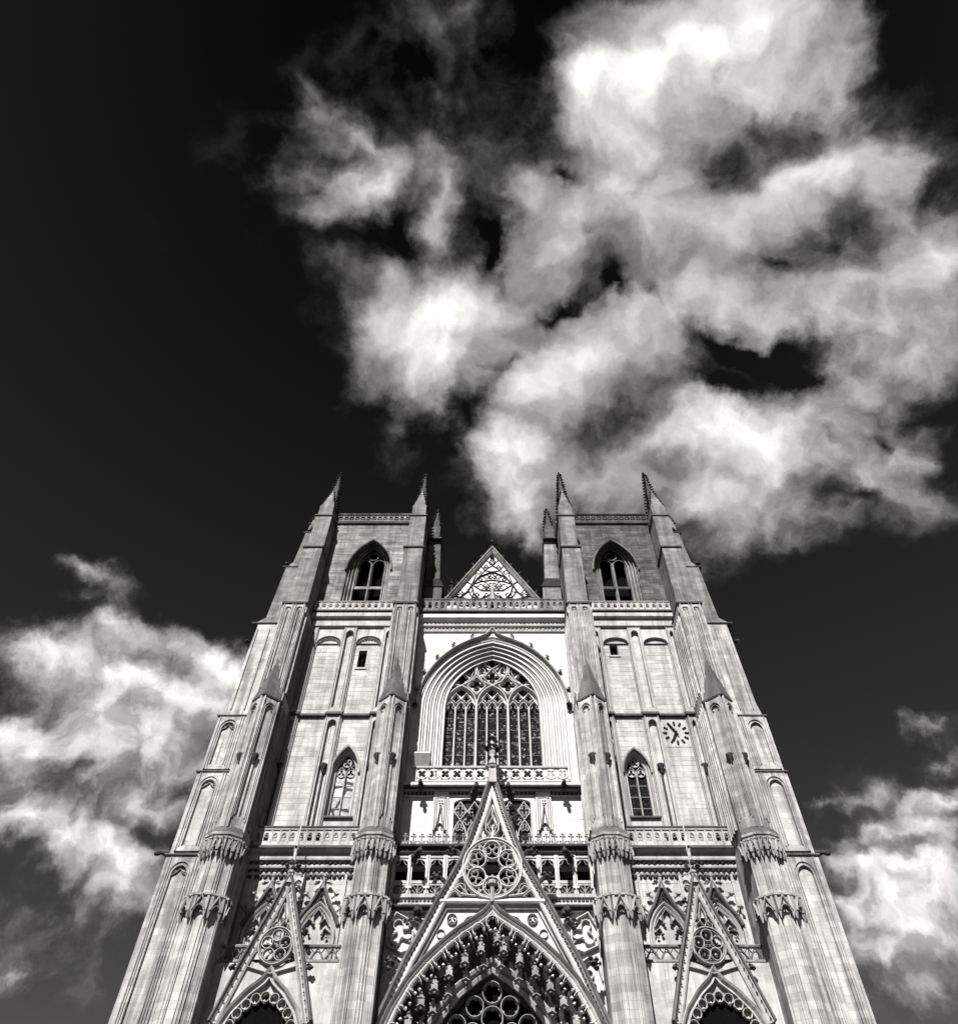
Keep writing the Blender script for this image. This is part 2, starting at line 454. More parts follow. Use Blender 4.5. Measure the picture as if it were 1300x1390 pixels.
def foil(cx, cz, r, lobes=4, n=40, rot=0.0, d=0.60, deep=1.0):
    out = []
    a = 1 - d
    st = 6.28318 / lobes
    for i in range(n):
        t = -6.28318 * i / n
        ps = (t - rot) % st
        if ps > st / 2: ps -= st
        q = a * a - (d * math.sin(ps)) ** 2
        rr = d * math.cos(ps) + (math.sqrt(q) if q > 0 else 0)
        out.append((cx + r * rr * math.cos(t), cz + r * rr * math.sin(t)))
    return out


def foil_disc(mb, cx, cz, R_, lobes, y0, y1, rot=0.0, n=32, rim=0.92):
    mb.plate_hole(circle(cx, cz, R_, n), foil(cx, cz, R_ * rim, lobes, n, rot), y0, y1)


def face_frame(p0, p1):
    """local x runs along the wall from p0 to p1, local y goes into the wall"""
    L = math.hypot(p1[0] - p0[0], p1[1] - p0[1])
    ax, ay = (p1[0] - p0[0]) / L, (p1[1] - p0[1]) / L
    return (lambda x, y, z: (p0[0] + ax * x - ay * y, p0[1] + ay * x + ax * y, z)), L


def at(sx, x):
    return x * sx


# ================================================================== materials
def material(name, base, spread=0.25, streak=0.4, dark=0.5, bump=0.25, rough=0.85, block=0.0, obj_tone=False, patch=0.0, brick=0.0):
    """weathered stone: mottling, rain streaks, soot; base is the stone's own grey"""
    m = bpy.data.materials.new(name)
    m.use_nodes = True
    t = m.node_tree
    t.nodes.clear()
    L = t.links
    geo = N(t, 'ShaderNodeNewGeometry')
    P = geo.outputs['Position']
    big = noise(t, P, 0.35, 4, 0.6).outputs['Fac']
    mid = noise(t, P, 1.8, 5, 0.65).outputs['Fac']
    fine = noise(t, P, 14.0, 4, 0.6).outputs['Fac']
    mp = N(t, 'ShaderNodeMapping')
    mp.inputs['Scale'].default_value = (1.5, 1.5, 0.13)
    L.new(P, mp.inputs[0])
    stk = noise(t, mp.outputs[0], 1.0, 5, 0.6).outputs['Fac']
    mp2 = N(t, 'ShaderNodeMapping')
    mp2.inputs['Scale'].default_value = (0.5, 0.5, 1.3)
    L.new(P, mp2.inputs[0])
    pat = noise(t, mp2.outputs[0], 0.8, 6, 0.72).outputs['Fac']
    v = M(t, 'MULTIPLY_ADD', M(t, 'SUBTRACT', big, 0.5), 2.2 * spread, 1.0)
    v = M(t, 'ADD', v, M(t, 'MULTIPLY', M(t, 'SUBTRACT', mid, 0.5), 1.6 * spread))
    v = M(t, 'ADD', v, M(t, 'MULTIPLY', M(t, 'SUBTRACT', fine, 0.5), 0.9 * spread))
    s1 = ramp(t, stk, [(0.0, 1.0), (0.44, 1.0), (0.62, 1 - streak), (1.0, 1 - streak)])
    v = M(t, 'MULTIPLY', v, s1)
    mp3 = N(t, 'ShaderNodeMapping')                              # narrow runs of soot washed down the face
    mp3.inputs['Scale'].default_value = (5.0, 5.0, 0.16)
    L.new(P, mp3.inputs[0])
    run = noise(t, mp3.outputs[0], 1.0, 3, 0.5).outputs['Fac']
    v = M(t, 'MULTIPLY', v, ramp(t, run, [(0.0, 1.0), (0.56, 1.0), (0.66, 1 - streak * 0.8), (1.0, 1 - streak)]))
    if patch:
        p1 = ramp(t, pat, [(0.0, 1.0), (0.47, 1.0), (0.56, 1 - patch), (1.0, 1 - patch)])
        v = M(t, 'MULTIPLY', v, p1)
    if brick:                                                    # courses too fine to model: every stone its own tone
        sp = N(t, 'ShaderNodeSeparateXYZ')
        L.new(P, sp.inputs[0])
        cb = N(t, 'ShaderNodeCombineXYZ')
        L.new(M(t, 'ADD', sp.outputs[0], M(t, 'MULTIPLY', sp.outputs[1], 0.83)), cb.inputs[0])
        L.new(sp.outputs[2], cb.inputs[1])
        bt = N(t, 'ShaderNodeTexBrick')
        bt.inputs['Scale'].default_value = 1.0
        bt.inputs['Brick Width'].default_value = 0.78
        bt.inputs['Row Height'].default_value = 0.41
        bt.inputs['Mortar Size'].default_value = 0.012
        bt.inputs['Mortar Smooth'].default_value = 0.3
        bt.inputs['Color1'].default_value = (1 - brick,) * 3 + (1,)
        bt.inputs['Color2'].default_value = (1 + brick * 0.5,) * 3 + (1,)
        bt.inputs['Mortar'].default_value = (1 - brick * 1.3,) * 3 + (1,)
        L.new(cb.outputs[0], bt.inputs['Vector'])
        v = M(t, 'MULTIPLY', v, bt.outputs['Color'])
    if block:
        if obj_tone:
            oi = N(t, 'ShaderNodeObjectInfo')
            tn = oi.outputs['Random']
        else:
            at_ = N(t, 'ShaderNodeAttribute')
            at_.attribute_name = 'tone'
            tn = at_.outputs['Fac']
        v = M(t, 'MULTIPLY', v, M(t, 'MULTIPLY_ADD', M(t, 'SUBTRACT', tn, 0.5), block, 1.0))
    v = M(t, 'MAXIMUM', v, 0.1)
    v = M(t, 'MULTIPLY', v, base)
    v = M(t, 'MINIMUM', v, 0.86)
    cc = N(t, 'ShaderNodeCombineColor')
    L.new(v, cc.inputs[0])
    L.new(M(t, 'MULTIPLY', v, 0.985), cc.inputs[1])
    L.new(M(t, 'MULTIPLY', v, 0.955), cc.inputs[2])
    b = N(t, 'ShaderNodeBsdfPrincipled')
    L.new(cc.outputs[0], b.inputs['Base Color'])
    b.inputs['Roughness'].default_value = rough
    b.inputs['Specular IOR Level'].default_value = 0.2
    bn = N(t, 'ShaderNodeBump')
    bn.inputs['Strength'].default_value = bump
    bn.inputs['Distance'].default_value = 0.05
    L.new(M(t, 'ADD', mid, M(t, 'MULTIPLY', fine, 0.6)), bn.inputs['Height'])
    L.new(bn.outputs[0], b.inputs['Normal'])
    o = N(t, 'ShaderNodeOutputMaterial')
    L.new(b.outputs[0], o.inputs[0])
    return m


def plain(name, c, rough=0.6, metal=0.0, spec=0.4):
    m = bpy.data.materials.new(name)
    m.use_nodes = True
    t = m.node_tree
    b = t.nodes['Principled BSDF']
    geo = N(t, 'ShaderNodeNewGeometry')
    f = noise(t, geo.outputs['Position'], 6.0, 4).outputs['Fac']
    v = M(t, 'MULTIPLY', M(t, 'MULTIPLY_ADD', f, 0.7, 0.65), c)
    cc = N(t, 'ShaderNodeCombineColor')
    for i in range(3):
        t.links.new(v, cc.inputs[i])
    t.links.new(cc.outputs[0], b.inputs['Base Color'])
    b.inputs['Roughness'].default_value = rough
    b.inputs['Metallic'].default_value = metal
    b.inputs['Specular IOR Level'].default_value = spec
    return m


def glass(name, lo, hi, cell, metal, rough, wob):
    """leaded glazing: small quarries of varying darkness between lead lines, slightly wavy"""
    m = bpy.data.materials.new(name)
    m.use_nodes = True
    t = m.node_tree
    b = t.nodes['Principled BSDF']
    geo = N(t, 'ShaderNodeNewGeometry')
    P = geo.outputs['Position']
    vo = N(t, 'ShaderNodeTexVoronoi')
    vo.inputs['Scale'].default_value = cell
    t.links.new(P, vo.inputs['Vector'])
    sc_ = N(t, 'ShaderNodeSeparateColor')
    t.links.new(vo.outputs['Color'], sc_.inputs[0])
    ve = N(t, 'ShaderNodeTexVoronoi', feature='DISTANCE_TO_EDGE')
    ve.inputs['Scale'].default_value = cell
    t.links.new(P, ve.inputs['Vector'])
    line = ramp(t, ve.outputs['Distance'], [(0.0, 0.0), (0.05, 0.0), (0.09, 1.0)])
    big = noise(t, P, 0.9, 3).outputs['Fac']
    lit = M(t, 'POWER', sc_.outputs[0], 7.0)
    lit = M(t, 'MULTIPLY', lit, ramp(t, big, [(0.3, 0.15), (0.7, 1.0)]))
    v = M(t, 'MULTIPLY', M(t, 'MULTIPLY_ADD', lit, hi - lo, lo), M(t, 'MULTIPLY_ADD', line, 0.85, 0.15))
    cc = N(t, 'ShaderNodeCombineColor')
    for i in range(3):
        t.links.new(v, cc.inputs[i])
    t.links.new(cc.outputs[0], b.inputs['Base Color'])
    b.inputs['Roughness'].default_value = rough
    b.inputs['Metallic'].default_value = metal
    b.inputs['Specular IOR Level'].default_value = 0.5 if metal else 0.02
    bn = N(t, 'ShaderNodeBump')
    bn.inputs['Strength'].default_value = wob
    bn.inputs['Distance'].default_value = 0.05
    wv = noise(t, P, 2.2, 2, 0.5, dist=0.6).outputs['Fac']
    t.links.new(M(t, 'ADD', M(t, 'MULTIPLY', wv, 1.0), M(t, 'MULTIPLY', sc_.outputs[1], 0.15)), bn.inputs['Height'])
    t.links.new(bn.outputs[0], b.inputs['Normal'])
    return m


CLEAN = material('cleaned_stone', 0.34, 0.26, 0.12, bump=0.12, patch=0.0)
CLEAN_B = material('cleaned_stone_blocks', 0.34, 0.30, 0.12, bump=0.12, block=0.16)
CLEAN_O = material('cleaned_stone_block', 0.34, 0.30, 0.12, bump=0.12, block=0.16, obj_tone=True)
TOWER = material('tower_stone', 0.27, 0.36, 0.28, patch=0.20)
TOWER_B = material('tower_stone_blocks', 0.27, 0.36, 0.28, block=0.26, patch=0.20)
TOWER_O = material('tower_stone_block', 0.27, 0.36, 0.28, block=0.26, patch=0.20, obj_tone=True)
BELFRY = material('belfry_stone', 0.145, 0.5, 0.40, patch=0.40)
BELFRY_B = material('belfry_stone_blocks', 0.145, 0.5, 0.40, block=0.5, patch=0.40)
SOOT_SHADE = material('sooty_shaded_stone', 0.056, 0.8, 0.35, patch=0.45)  # soot on the right belfry; painted shade on the left inner buttress
SOOT_B = material('sooty_belfry_stone_blocks', 0.056, 0.8, 0.35, block=0.7, patch=0.45)
PIER = material('buttress_stone', 0.26, 0.36, 0.50, patch=0.14, brick=0.22)
UPPER = material('upper_buttress_stone', 0.16, 0.45, 0.45, patch=0.25, block=0.4, brick=0.22)
TRIM = material('moulding_stone', 0.26, 0.30, 0.30, brick=0.14)
CARVED = material('carved_stone', 0.172, 0.5, 0.25)
BLACKENED = material('blackened_stone', 0.026, 0.8, 0.3, bump=0.5)  # weathered carving; the leaf friezes wear it in place of shadow
LEDGE = material('lichened_shaded_ledge_stone', 0.060, 0.9, 0.2, bump=0.4)  # lichen, plus the dark of ledge shadows put into the colour
SLATE = material('slate', 0.052, 0.3, 0.2, rough=0.5)
PAVING = material('paving_stone', 0.052, 0.3, 0.0)
STAINED = glass('stained_glass', 0.004, 0.26, 7.0, 0.0, 0.6, 0.3)
DARKGLASS = glass('dark_leaded_glass', 0.008, 0.03, 4.0, 0.0, 0.3, 0.2)
MIRRORING = glass('bright_reflecting_glass', 0.75, 0.9, 0.8, 1.0, 0.03, 0.16)
GALLERYGLASS = glass('gallery_glass', 0.10, 0.5, 0.9, 0.8, 0.04, 0.5)
IRON = plain('iron', 0.006, 0.7, 0.0, spec=0.05)
VOID = plain('interior_shade', 0.003, 0.9, spec=0.0)  # near-black colour standing in for the shade of unlit interiors
LEAD = plain('lead', 0.05, 0.6)
WOOD = plain('oak', 0.04, 0.6)


# ================================================================== the place
g = MB()
g.add([(-1500, -1500, 0), (1500, -1500, 0), (1500, 1500, 0), (-1500, 1500, 0)], [(0, 1, 2, 3)])
g.build('ground', PAVING, kind='structure')

root = bpy.data.objects.new('cathedral', None)
COL.objects.link(root)
root.location = (0, 50, 0)
root['label'] = 'gothic cathedral front with two square towers, great arched window and clock, standing against the sky'
root['category'] = 'cathedral'
root_shift = root.location.copy()


TINY = ('leaf_moulding', 'leaf_frieze', 'crocket', 'finial_leaf', 'crocketed_spirelet')     # carved leaves too small to pick apart singly


class Part(MB):
    def out(s, name, mat, parent=None, label=None, kind=None, smooth=False):
        if name in TINY and not kind and len(s.v) > 60: kind = 'stuff'
        o = s.build(name, mat, parent or root, label, kind, smooth)
        if not parent:
            o.matrix_parent_inverse.translation = -root_shift
        return o


BLK = []        # every squared stone that gets its own edges: (parent, sx, x0, x1, z0, z1, y, kind)


def ashlar(parent, sx, x0, x1, z0, z1, y, kind, holes=None, course=0.42, lmin=0.7, lmax=1.15):
    q = random.Random(int(x0 * 31 + z0 * 17 + sx * 5 + y))
    n = max(1, round((z1 - z0) / course)); h = (z1 - z0) / n
    zs_ = [z0 + k * h + (q.uniform(-0.16, 0.16) * h if 0 < k < n else 0) for k in range(n + 1)]
    for k in range(n):
        a, b = zs_[k], zs_[k + 1]
        cut = holes(a, b) if holes else []
        free = []; p = x0
        for c, d in sorted(cut):
            if c > p: free.append((p, min(c, x1)))
            p = max(p, d)
        if p < x1: free.append((p, x1))
        for c, d in free:
            x = c
            while x < d - 0.05:
                e = x + q.uniform(lmin, lmax)
                if e > d - 0.35: e = d
                BLK.append((parent, sx, x, e, a, b, y, kind))
                x = e


def arch_hole(cx, hw, zb, zs, h, pad=0.0):
    """interval of a wall row taken by a pointed opening"""
    pts = arch(cx, hw, zs, h, 10)
    def f(a, b):
        if b < zb or a > zs + h: return []
        if a < zs: w = hw
        else:
            w = 0
            for (x1, z1), (x2, z2) in zip(pts, pts[1:]):
                if z1 <= a <= z2:
                    t = (a - z1) / max(z2 - z1, 1e-6); w = max(w, cx - (x1 + (x2 - x1) * t))
        return [(cx - w - pad, cx + w + pad)] if w + pad > 0.02 else []
    return f


def crockets(mb, path, step, r, y, off=0.1, skip=0.3):
    """leafy knobs along a line, outward = left of travel"""
    acc = step - skip
    for a, b in zip(path, path[1:]):
        L = math.hypot(b[0] - a[0], b[1] - a[1])
        if L < 1e-6: continue
        nx, nz = -(b[1] - a[1]) / L, (b[0] - a[0]) / L
        p = step - acc
        while p < L:
            t = p / L
            x = a[0] + (b[0] - a[0]) * t; z = a[1] + (b[1] - a[1]) * t
            mb.tube([(x, y, z), (x + nx * off, y - 0.02, z + nz * off), (x + nx * (off + r * 0.8), y - 0.05, z + nz * (off + r * 0.8) + r * 0.3)], [r * 0.5, r * 0.35, r * 0.4], 4)
            mb.knob(x + nx * (off + r), y - 0.05, z + nz * (off + r) + r * 0.3, r)
            p += step
        acc = (L - (p - step))


def finial(mb, x, y, z, s):
    """stem, four leaves, knob"""
    mb.lathe(x, y, [(0.12 * s, z), (0.09 * s, z + 0.5 * s), (0.16 * s, z + 0.56 * s), (0.08 * s, z + 0.66 * s), (0.07 * s, z + 1.15 * s),
                    (0.14 * s, z + 1.25 * s), (0.10 * s, z + 1.45 * s), (0.01, z + 1.6 * s)], 6)
    for k in range(4):
        a = k * 1.5708
        mb.knob(x + 0.33 * s * math.cos(a), y + 0.33 * s * math.sin(a), z + 0.85 * s, 0.17 * s, 0.8)
        mb.tube([(x, y, z + 0.66 * s), (x + 0.3 * s * math.cos(a), y + 0.3 * s * math.sin(a), z + 0.8 * s)], 0.06 * s, 4)


def spirelet(mb, x, y, z0, z1, w, n=4, crk=True):
    ph = 0.7854 if n == 4 else 0.3927
    mb.lathe(x, y, [(w * 1.41 if n == 4 else w, z0), (0.05, z1)], n, ph)
    mb.knob(x, y, z1, 0.2)
    mb.knob(x, y, z1 + 0.25, 0.12)
    if crk:
        k = int((z1 - z0) / 0.45)
        for j in range(1, k):
            t = j / k; e = w * (1 - t) + 0.05
            for sx_, sy_ in ((1, 1), (1, -1), (-1, 1), (-1, -1)):
                mb.knob(x + sx_ * (e + 0.05), y + sy_ * (e + 0.05), z0 + (z1 - z0) * t, 0.17)


def balustrade(sx, x0, x1, y, z0, z1, n, mat, style='trefoil', name='balustrade'):
    m = Part(sx)
    m.cornice(x0, x1, [(y + 0.1, z1 - 0.14), (y - 0.16, z1 - 0.14), (y - 0.20, z1 - 0.05), (y - 0.12, z1 + 0.02), (y + 0.14, z1 + 0.02)])
    m.cornice(x0, x1, [(y + 0.12, z0), (y - 0.14, z0), (y - 0.10, z0 + 0.13), (y + 0.1, z0 + 0.13)])
    o = m.out(name, mat)
    w = (x1 - x0) / n
    a, b = z0 + 0.13, z1 - 0.14
    me = None
    for k in range(n):
        if me is None:
            p = Part(1)
            if style == 'trefoil':
                p.arch_wall(-w / 2 + 0.004, w / 2 - 0.004, a + 0.002, b - 0.002, y - 0.09, y + 0.06, 0.0, w * 0.27, a + 0.16, a + (b - a) * 0.58, (b - a) * 0.26, 4)
                p.bar(circle(0, a + (b - a) * 0.60, w * 0.20, 8), 0.05, y + 0.02, 0.07, True)
                p.box(-w * 0.5 + 0.004, -w * 0.5 + 0.08, y - 0.14, y - 0.091, a + 0.002, b - 0.002)
            elif style == 'circle':
                r = min(w, b - a) * 0.47; cz = (a + b) / 2
                foil_disc(p, 0, cz, r, 4, y - 0.09, y + 0.03, 0.785, 32, 0.84)
                for s1 in (-1, 1):
                    p.box(s1 * w * 0.5 - (0.05 if s1 > 0 else 0.004), s1 * w * 0.5 + (0.05 if s1 < 0 else 0.004) - 0.008, y - 0.05, y + 0.03, a + 0.002, b - 0.002)
                    for s2 in (-1, 1):
                        p.tube([(s1 * w * 0.47, y - 0.01, cz + s2 * (b - a) * 0.48), (s1 * r * 0.66, y - 0.01, cz + s2 * r * 0.66)], 0.035, 4)
            elif style == 'open':
                p.arch_wall(-w / 2 + 0.004, w / 2 - 0.004, a + 0.002, b - 0.002, y - 0.06, y + 0.06, 0.0, w * 0.30, a + 0.10, a + (b - a) * 0.5, (b - a) * 0.3, 4)
            elif style == 'net':
                p.bar([(-w / 2 + 0.01, a), (0, b)], 0.07, y + 0.03, 0.1); p.bar([(w / 2 - 0.01, a), (0, b)], 0.07, y + 0.03, 0.1)
                p.bar(arch(0, w * 0.34, a, (b - a) * 0.7, 5), 0.06, y + 0.02, 0.08)
                p.bar([(-w / 2 + 0.01, b), (-w * 0.2, a + (b - a) * 0.5)], 0.05, y + 0.02, 0.07)
                p.bar([(w / 2 - 0.01, b), (w * 0.2, a + (b - a) * 0.5)], 0.05, y + 0.02, 0.07)
            c = p.out('pierced_panel', mat, o)
            me = c.data
        else:
            c = bpy.data.objects.new('pierced_panel', me)
            COL.objects.link(c)
            c.parent = o
        c.location.x = sx * (x0 + w * (k + 0.5))
    return o


def frieze(mb, x0, x1, y, z, step, r):
    """a running band of leaf bosses under a ledge"""
    n = max(1, int((x1 - x0) / step))
    for k in range(n):
        x = x0 + (k + 0.5) * (x1 - x0) / n
        MB.count += 1
        e = r * (0.85 + 0.3 * ((MB.count * 29 % 13) / 13))
        mb.add([(x - e, y, z - e * 0.5), (x - e * 0.5, y - e * 0.75, z - e * 0.15), (x + e * 0.5, y - e * 0.75, z - e * 0.15), (x + e, y, z - e * 0.5),
                (x - e * 0.6, y - 0.01, z + e), (x + e * 0.6, y - 0.01, z + e), (x, y - e * 0.3, z - e)],
               [(0, 1, 4), (1, 2, 5, 4), (2, 3, 5), (0, 6, 1), (1, 6, 2), (2, 6, 3)])


def gargoyle(sx, x, y, z, L, dx=0.0, s=1.0, mat=None):
    m = Part(sx)
    m.tube([(x, y, z), (x + dx * 0.4, y - L * 0.4, z + 0.10), (x + dx * 0.75, y - L * 0.75, z + 0.16), (x + dx, y - L, z + 0.05), (x + dx * 1.12, y - L * 1.12, z - 0.02)],
           [0.20 * s, 0.24 * s, 0.14 * s, 0.17 * s, 0.08 * s], 7)
    m.knob(x + dx * 1.0, y - L * 1.0, z + 0.2 * s, 0.13 * s)
    m.knob(x + dx * 0.35 - 0.16, y - L * 0.45, z + 0.02, 0.19 * s)
    m.knob(x + dx * 0.35 + 0.16, y - L * 0.45, z + 0.02, 0.19 * s)
    return m.out('gargoyle', mat or BLACKENED, smooth=True)


def corbel(mb, x, y, z, s=1.0):
    mb.lathe(x, y - 0.1 * s, [(0.05 * s, z - 0.55 * s), (0.12 * s, z - 0.3 * s), (0.16 * s, z - 0.25 * s), (0.30 * s, z + 0.05 * s), (0.30 * s, z + 0.15 * s), (0.24 * s, z + 0.2 * s)], 8)


def niche_canopy(parent, p0, p1, z0, z1, mat, sx, gab=2):
    """a carved hood hung on one facet: gablets above, pierced fringe and pendants below"""
    m = Part(sx)
    m.tf, L = face_frame(p0, p1)
    h = z1 - z0
    m.plate([(0.0, z1 - 0.08), (L, z1 - 0.08), (L, z1 - h * 0.36), (L * 0.86, z1 - h * 0.6), (L * 0.5, z1 - h * 0.34), (L * 0.14, z1 - h * 0.6), (0, z1 - h * 0.36)], -0.22, -0.02)
    m.box(-0.05, L + 0.05, -0.34, 0.0, z1 - 0.10, z1 + 0.02)
    w = L / gab
    for k in range(gab):
        c = w * (k + 0.5)
        m.bar([(c - w * 0.46, z0 + h * 0.30), (c, z1 - 0.12), (c + w * 0.46, z0 + h * 0.30)], 0.09, -0.23, 0.13)
        m.bar(arch(c, w * 0.32, z0 + h * 0.30, h * 0.22, 4), 0.07, -0.23, 0.12)
        m.knob(c, -0.34, z1 - 0.06, 0.09)
    for k in range(gab + 1):
        c = min(max(w * k, 0.05), L - 0.05)
        m.loft([[(c - 0.07, -0.30, z1 - 0.12), (c + 0.07, -0.30, z1 - 0.12), (c + 0.07, -0.1, z1 - 0.12), (c - 0.07, -0.1, z1 - 0.12)],
                [(c - 0.08, -0.34, z0 + h * 0.30), (c + 0.08, -0.34, z0 + h * 0.30), (c + 0.08, -0.1, z0 + h * 0.30), (c - 0.08, -0.1, z0 + h * 0.30)],
                [(c - 0.02, -0.26, z0), (c + 0.02, -0.26, z0), (c + 0.02, -0.2, z0), (c - 0.02, -0.2, z0)]])
    for k in range(gab * 3):
        c = L * (k + 0.5) / (gab * 3)
        m.tube([(c, -0.12 - 0.08 * (k % 2), z1 - h * 0.35), (c, -0.24, z0 + h * 0.55), (c + 0.03, -0.18, z0 + h * (0.22 + 0.16 * (k % 2)))], [0.05, 0.045, 0.02], 4)
    return m.out('niche_canopy', mat, parent)


# ------------------------------------------------------------------ towers
def panel_ribs(m, xs, z0, z1, y, w=0.07, d=0.09):
    for x in xs:
        m.bar([(x, z0), (x, z1)], w, y, d)


for sx in (-1, 1):
    LEFT = sx < 0
    BW = BELFRY if LEFT else SOOT_SHADE
    # solid body behind the front wall
    m = Part(sx)
    m.box(8.3, 18.19, 52.5, 63.5, 0, 60.3)
    m.box(6.6, 8.3, 52.9, 63.2, 47.0, 60.3)
    m.out('tower_body', BW)
    # ---- lower stage wall with lancet
    m = Part(sx)
    cx, hw = (10.90, 0.98) if LEFT else (10.72, 0.98)
    m.arch_wall(8.4, 16.2, 26.0, 36.9, 50.0, 50.15, cx, hw, 28.75, 32.3, 1.95 if LEFT else 1.75, 10)
    wl = m.out('tower_wall', TOWER)
    hole = arch_hole(cx, hw, 28.7, 32.3, 1.95)
    ashlar(wl, sx, 9.6, 11.85 if LEFT else 11.85, 27.6, 36.75, 50.0, 'T', hole)
    ashlar(wl, sx, 13.1, 15.28, 27.6, 36.75, 50.0, 'T', (lambda a, b: [(13.0, 15.25)] if (not LEFT and b > 34.2 and a < 36.6) else []))
    # ---- upper stage wall with its small square window
    wx, wz0, wz1 = (11.1, 41.7, 43.55) if LEFT else (10.5, 43.0, 44.3)
    m = Part(sx)
    m.arch_wall(8.4, 16.2, 36.9, 47.9, 50.0, 52.45, wx, 0.35, wz0, wz1, 0.01, 2)
    wu = m.out('tower_wall', TOWER)
    hole2 = arch_hole(wx, 0.37, wz0, wz1, 0.01)
    ashlar(wu, sx, 9.6, 11.85, 37.2, 45.0, 50.0, 'T', hole2)
    ashlar(wu, sx, 13.1, 15.28, 37.2, 45.0, 50.0, 'T')
    m = Part(sx)
    m.box(wx - 0.35, wx + 0.35, 50.55, 50.65, wz0, wz1 + 0.02)
    win = m.out('small_window', VOID)
    m = Part(sx)
    for k in range(3):
        z = wz0 + (wz1 - wz0) * (0.3 + 0.25 * k)
        m.tube([(wx - 0.35, 50.45, z), (wx + 0.35, 50.45, z)], 0.025, 4)
    m.tube([(wx, 50.42, wz0), (wx, 50.42, wz1)], 0.025, 4)
    m.out('window_grille', IRON, win)
    m = Part(sx)
    m.box(wx - 0.5, wx + 0.5, 49.9, 50.0, wz0 - 0.16, wz0 - 0.01)
    m.out('window_sill', TRIM, win)
    # ---- pilasters between the tall panels
    for (a, b) in ((8.45, 9.55), (11.9, 13.05), (15.32, 16.12)):
        m = Part(sx)
        c = (a + b) / 2; w = (b - a) / 2
        for (z0, z1) in ((27.4, 36.78), (37.25, 45.88)):
            m.arch_wall(a, b, z0, z1, 49.70, 49.99, c, w - 0.26, z0 + 0.35, z1 - 0.75, 0.36, 6)
            m.bar(doorway(c, w - 0.23, z0 + 0.35, z1 - 0.75, 0.40, 6), 0.06, 49.72, 0.07)
            m.bar([(a + 0.07, z0), (a + 0.07, z1)], 0.08, 49.72, 0.08)
            m.bar([(b - 0.07, z0), (b - 0.07, z1)], 0.08, 49.72, 0.08)
            m.box(a - 0.02, b + 0.02, 49.60, 49.99, z0 - 0.12, z0 - 0.001)
        pil = m.out('pilaster', TRIM)
        m = Part(sx)
        m.lathe(c, 49.93, [(0.085, 27.6), (0.085, 32.0)], 8)
        corbel(m, c, 49.85, 32.45, 0.95)
        m.out('statue_bracket', BLACKENED, pil)
    # segmental heads of the upper panels
    for (a, b) in ((9.56, 11.89), (13.06, 15.31)):
        m = Part(sx)
        c = (a + b) / 2; w = (b - a) / 2
        m.arch_wall(a, b, 44.21, 45.9, 49.84, 49.99, c, w - 0.06, 44.21, 44.22, 0.78 if LEFT else 0.62, 9)
        pth = arch(c, w - 0.08, 44.22, 0.76 if LEFT else 0.6, 9)
        m.bar(pth, 0.09, 49.86, 0.10)
        if LEFT:
            pts = arch(c, w - 0.2, 44.22, 0.62, 6)
            for (p, q) in zip(pts, pts[1:]):
                mx, mz = (p[0] + q[0]) / 2, (p[1] + q[1]) / 2
                m.bar([(p[0], p[1]), (mx * 0.8 + p[0] * 0.2, mz - 0.10), (mx, mz - 0.02)], 0.06, 49.98, 0.12)
                m.knob(p[0], 49.9, p[1] - 0.12, 0.08)
        m.out('blind_arch_head', TRIM)
        m = Part(sx)
        for e in (a + 0.05, b - 0.05):
            m.bar([(e, 37.2), (e, 44.25)], 0.09, 49.99, 0.14)
            m.bar([(e, 27.5), (e, 36.7)], 0.09, 49.99, 0.14)
        m.out('panel_moulding', TRIM)
    # string course, stepping out round the pilasters
    m = Part(sx)
    pr = lambda y: [(y + 0.4, 36.80), (y, 36.84), (y - 0.02, 36.95), (y + 0.10, 37.10), (y + 0.4, 37.22)]
    m.cornice(8.4, 16.15, pr(49.72))
    for (a, b) in ((8.42, 9.65), (11.8, 13.15), (15.2, 16.14)):
        m.cornice(a, b, pr(49.48))
    m.out('string_course', LEDGE)
    # lancet window
    m = Part(sx)
    h = 1.95 if LEFT else 1.75
    pth = doorway(cx, hw - 0.28, 28.75, 32.3, h - 0.45, 10)
    m.sweep(pth, [(0.0, 50.62), (0.0, 50.45), (0.05, 50.36), (0.12, 50.36), (0.15, 50.22), (0.22, 50.1), (0.27, 50.02), (0.27, 50.62)])
    lw = m.out('lancet_window', TRIM, label='lancet window with bright sky-reflecting panes' if LEFT else 'lancet window with dark leaded panes')
    m = Part(sx)
    m.sweep(arch(cx, hw + 0.02, 32.0, h + 0.22, 10), [(-0.02, 49.99), (0.0, 49.80), (0.10, 49.74), (0.16, 49.84), (0.16, 49.99)])
    m.out('hood_moulding', CARVED if not LEFT else TRIM, lw)
    m = Part(sx)
    m.cornice(cx - hw - 0.15, cx + hw + 0.15, [(50.5, 28.60), (49.78, 28.56), (49.76, 28.66), (50.0, 28.80), (50.5, 28.86)])
    m.out('window_sill', LEDGE, lw)
    w = hw - 0.28
    m = Part(sx)
    m.bar([(cx, 28.8), (cx, 32.4)], 0.11, 50.66, 0.16)
    for s1 in (-1, 1):
        m.bar(arch(cx + s1 * w / 2, w / 2 - 0.02, 32.25, 0.55, 6), 0.08, 50.66, 0.13)
        m.bar([(cx + s1 * w / 2, 32.85), (cx + s1 * 0.05, 33.2), (cx, 33.35 if LEFT else 33.25)], 0.06, 50.66, 0.1)
        foil_disc(m, cx + s1 * w / 2, 32.35, w * 0.43, 3, 50.56, 50.64, 1.5708, 24)
    foil_disc(m, cx, 33.15, w * 0.47, 4, 50.50, 50.62, 0.785, 32)
    m.out('tracery', TRIM, lw)
    m = Part(sx)
    gp = doorway(cx, w, 28.8, 32.3, h - 0.45, 10)
    gm = MIRRORING if LEFT else DARKGLASS
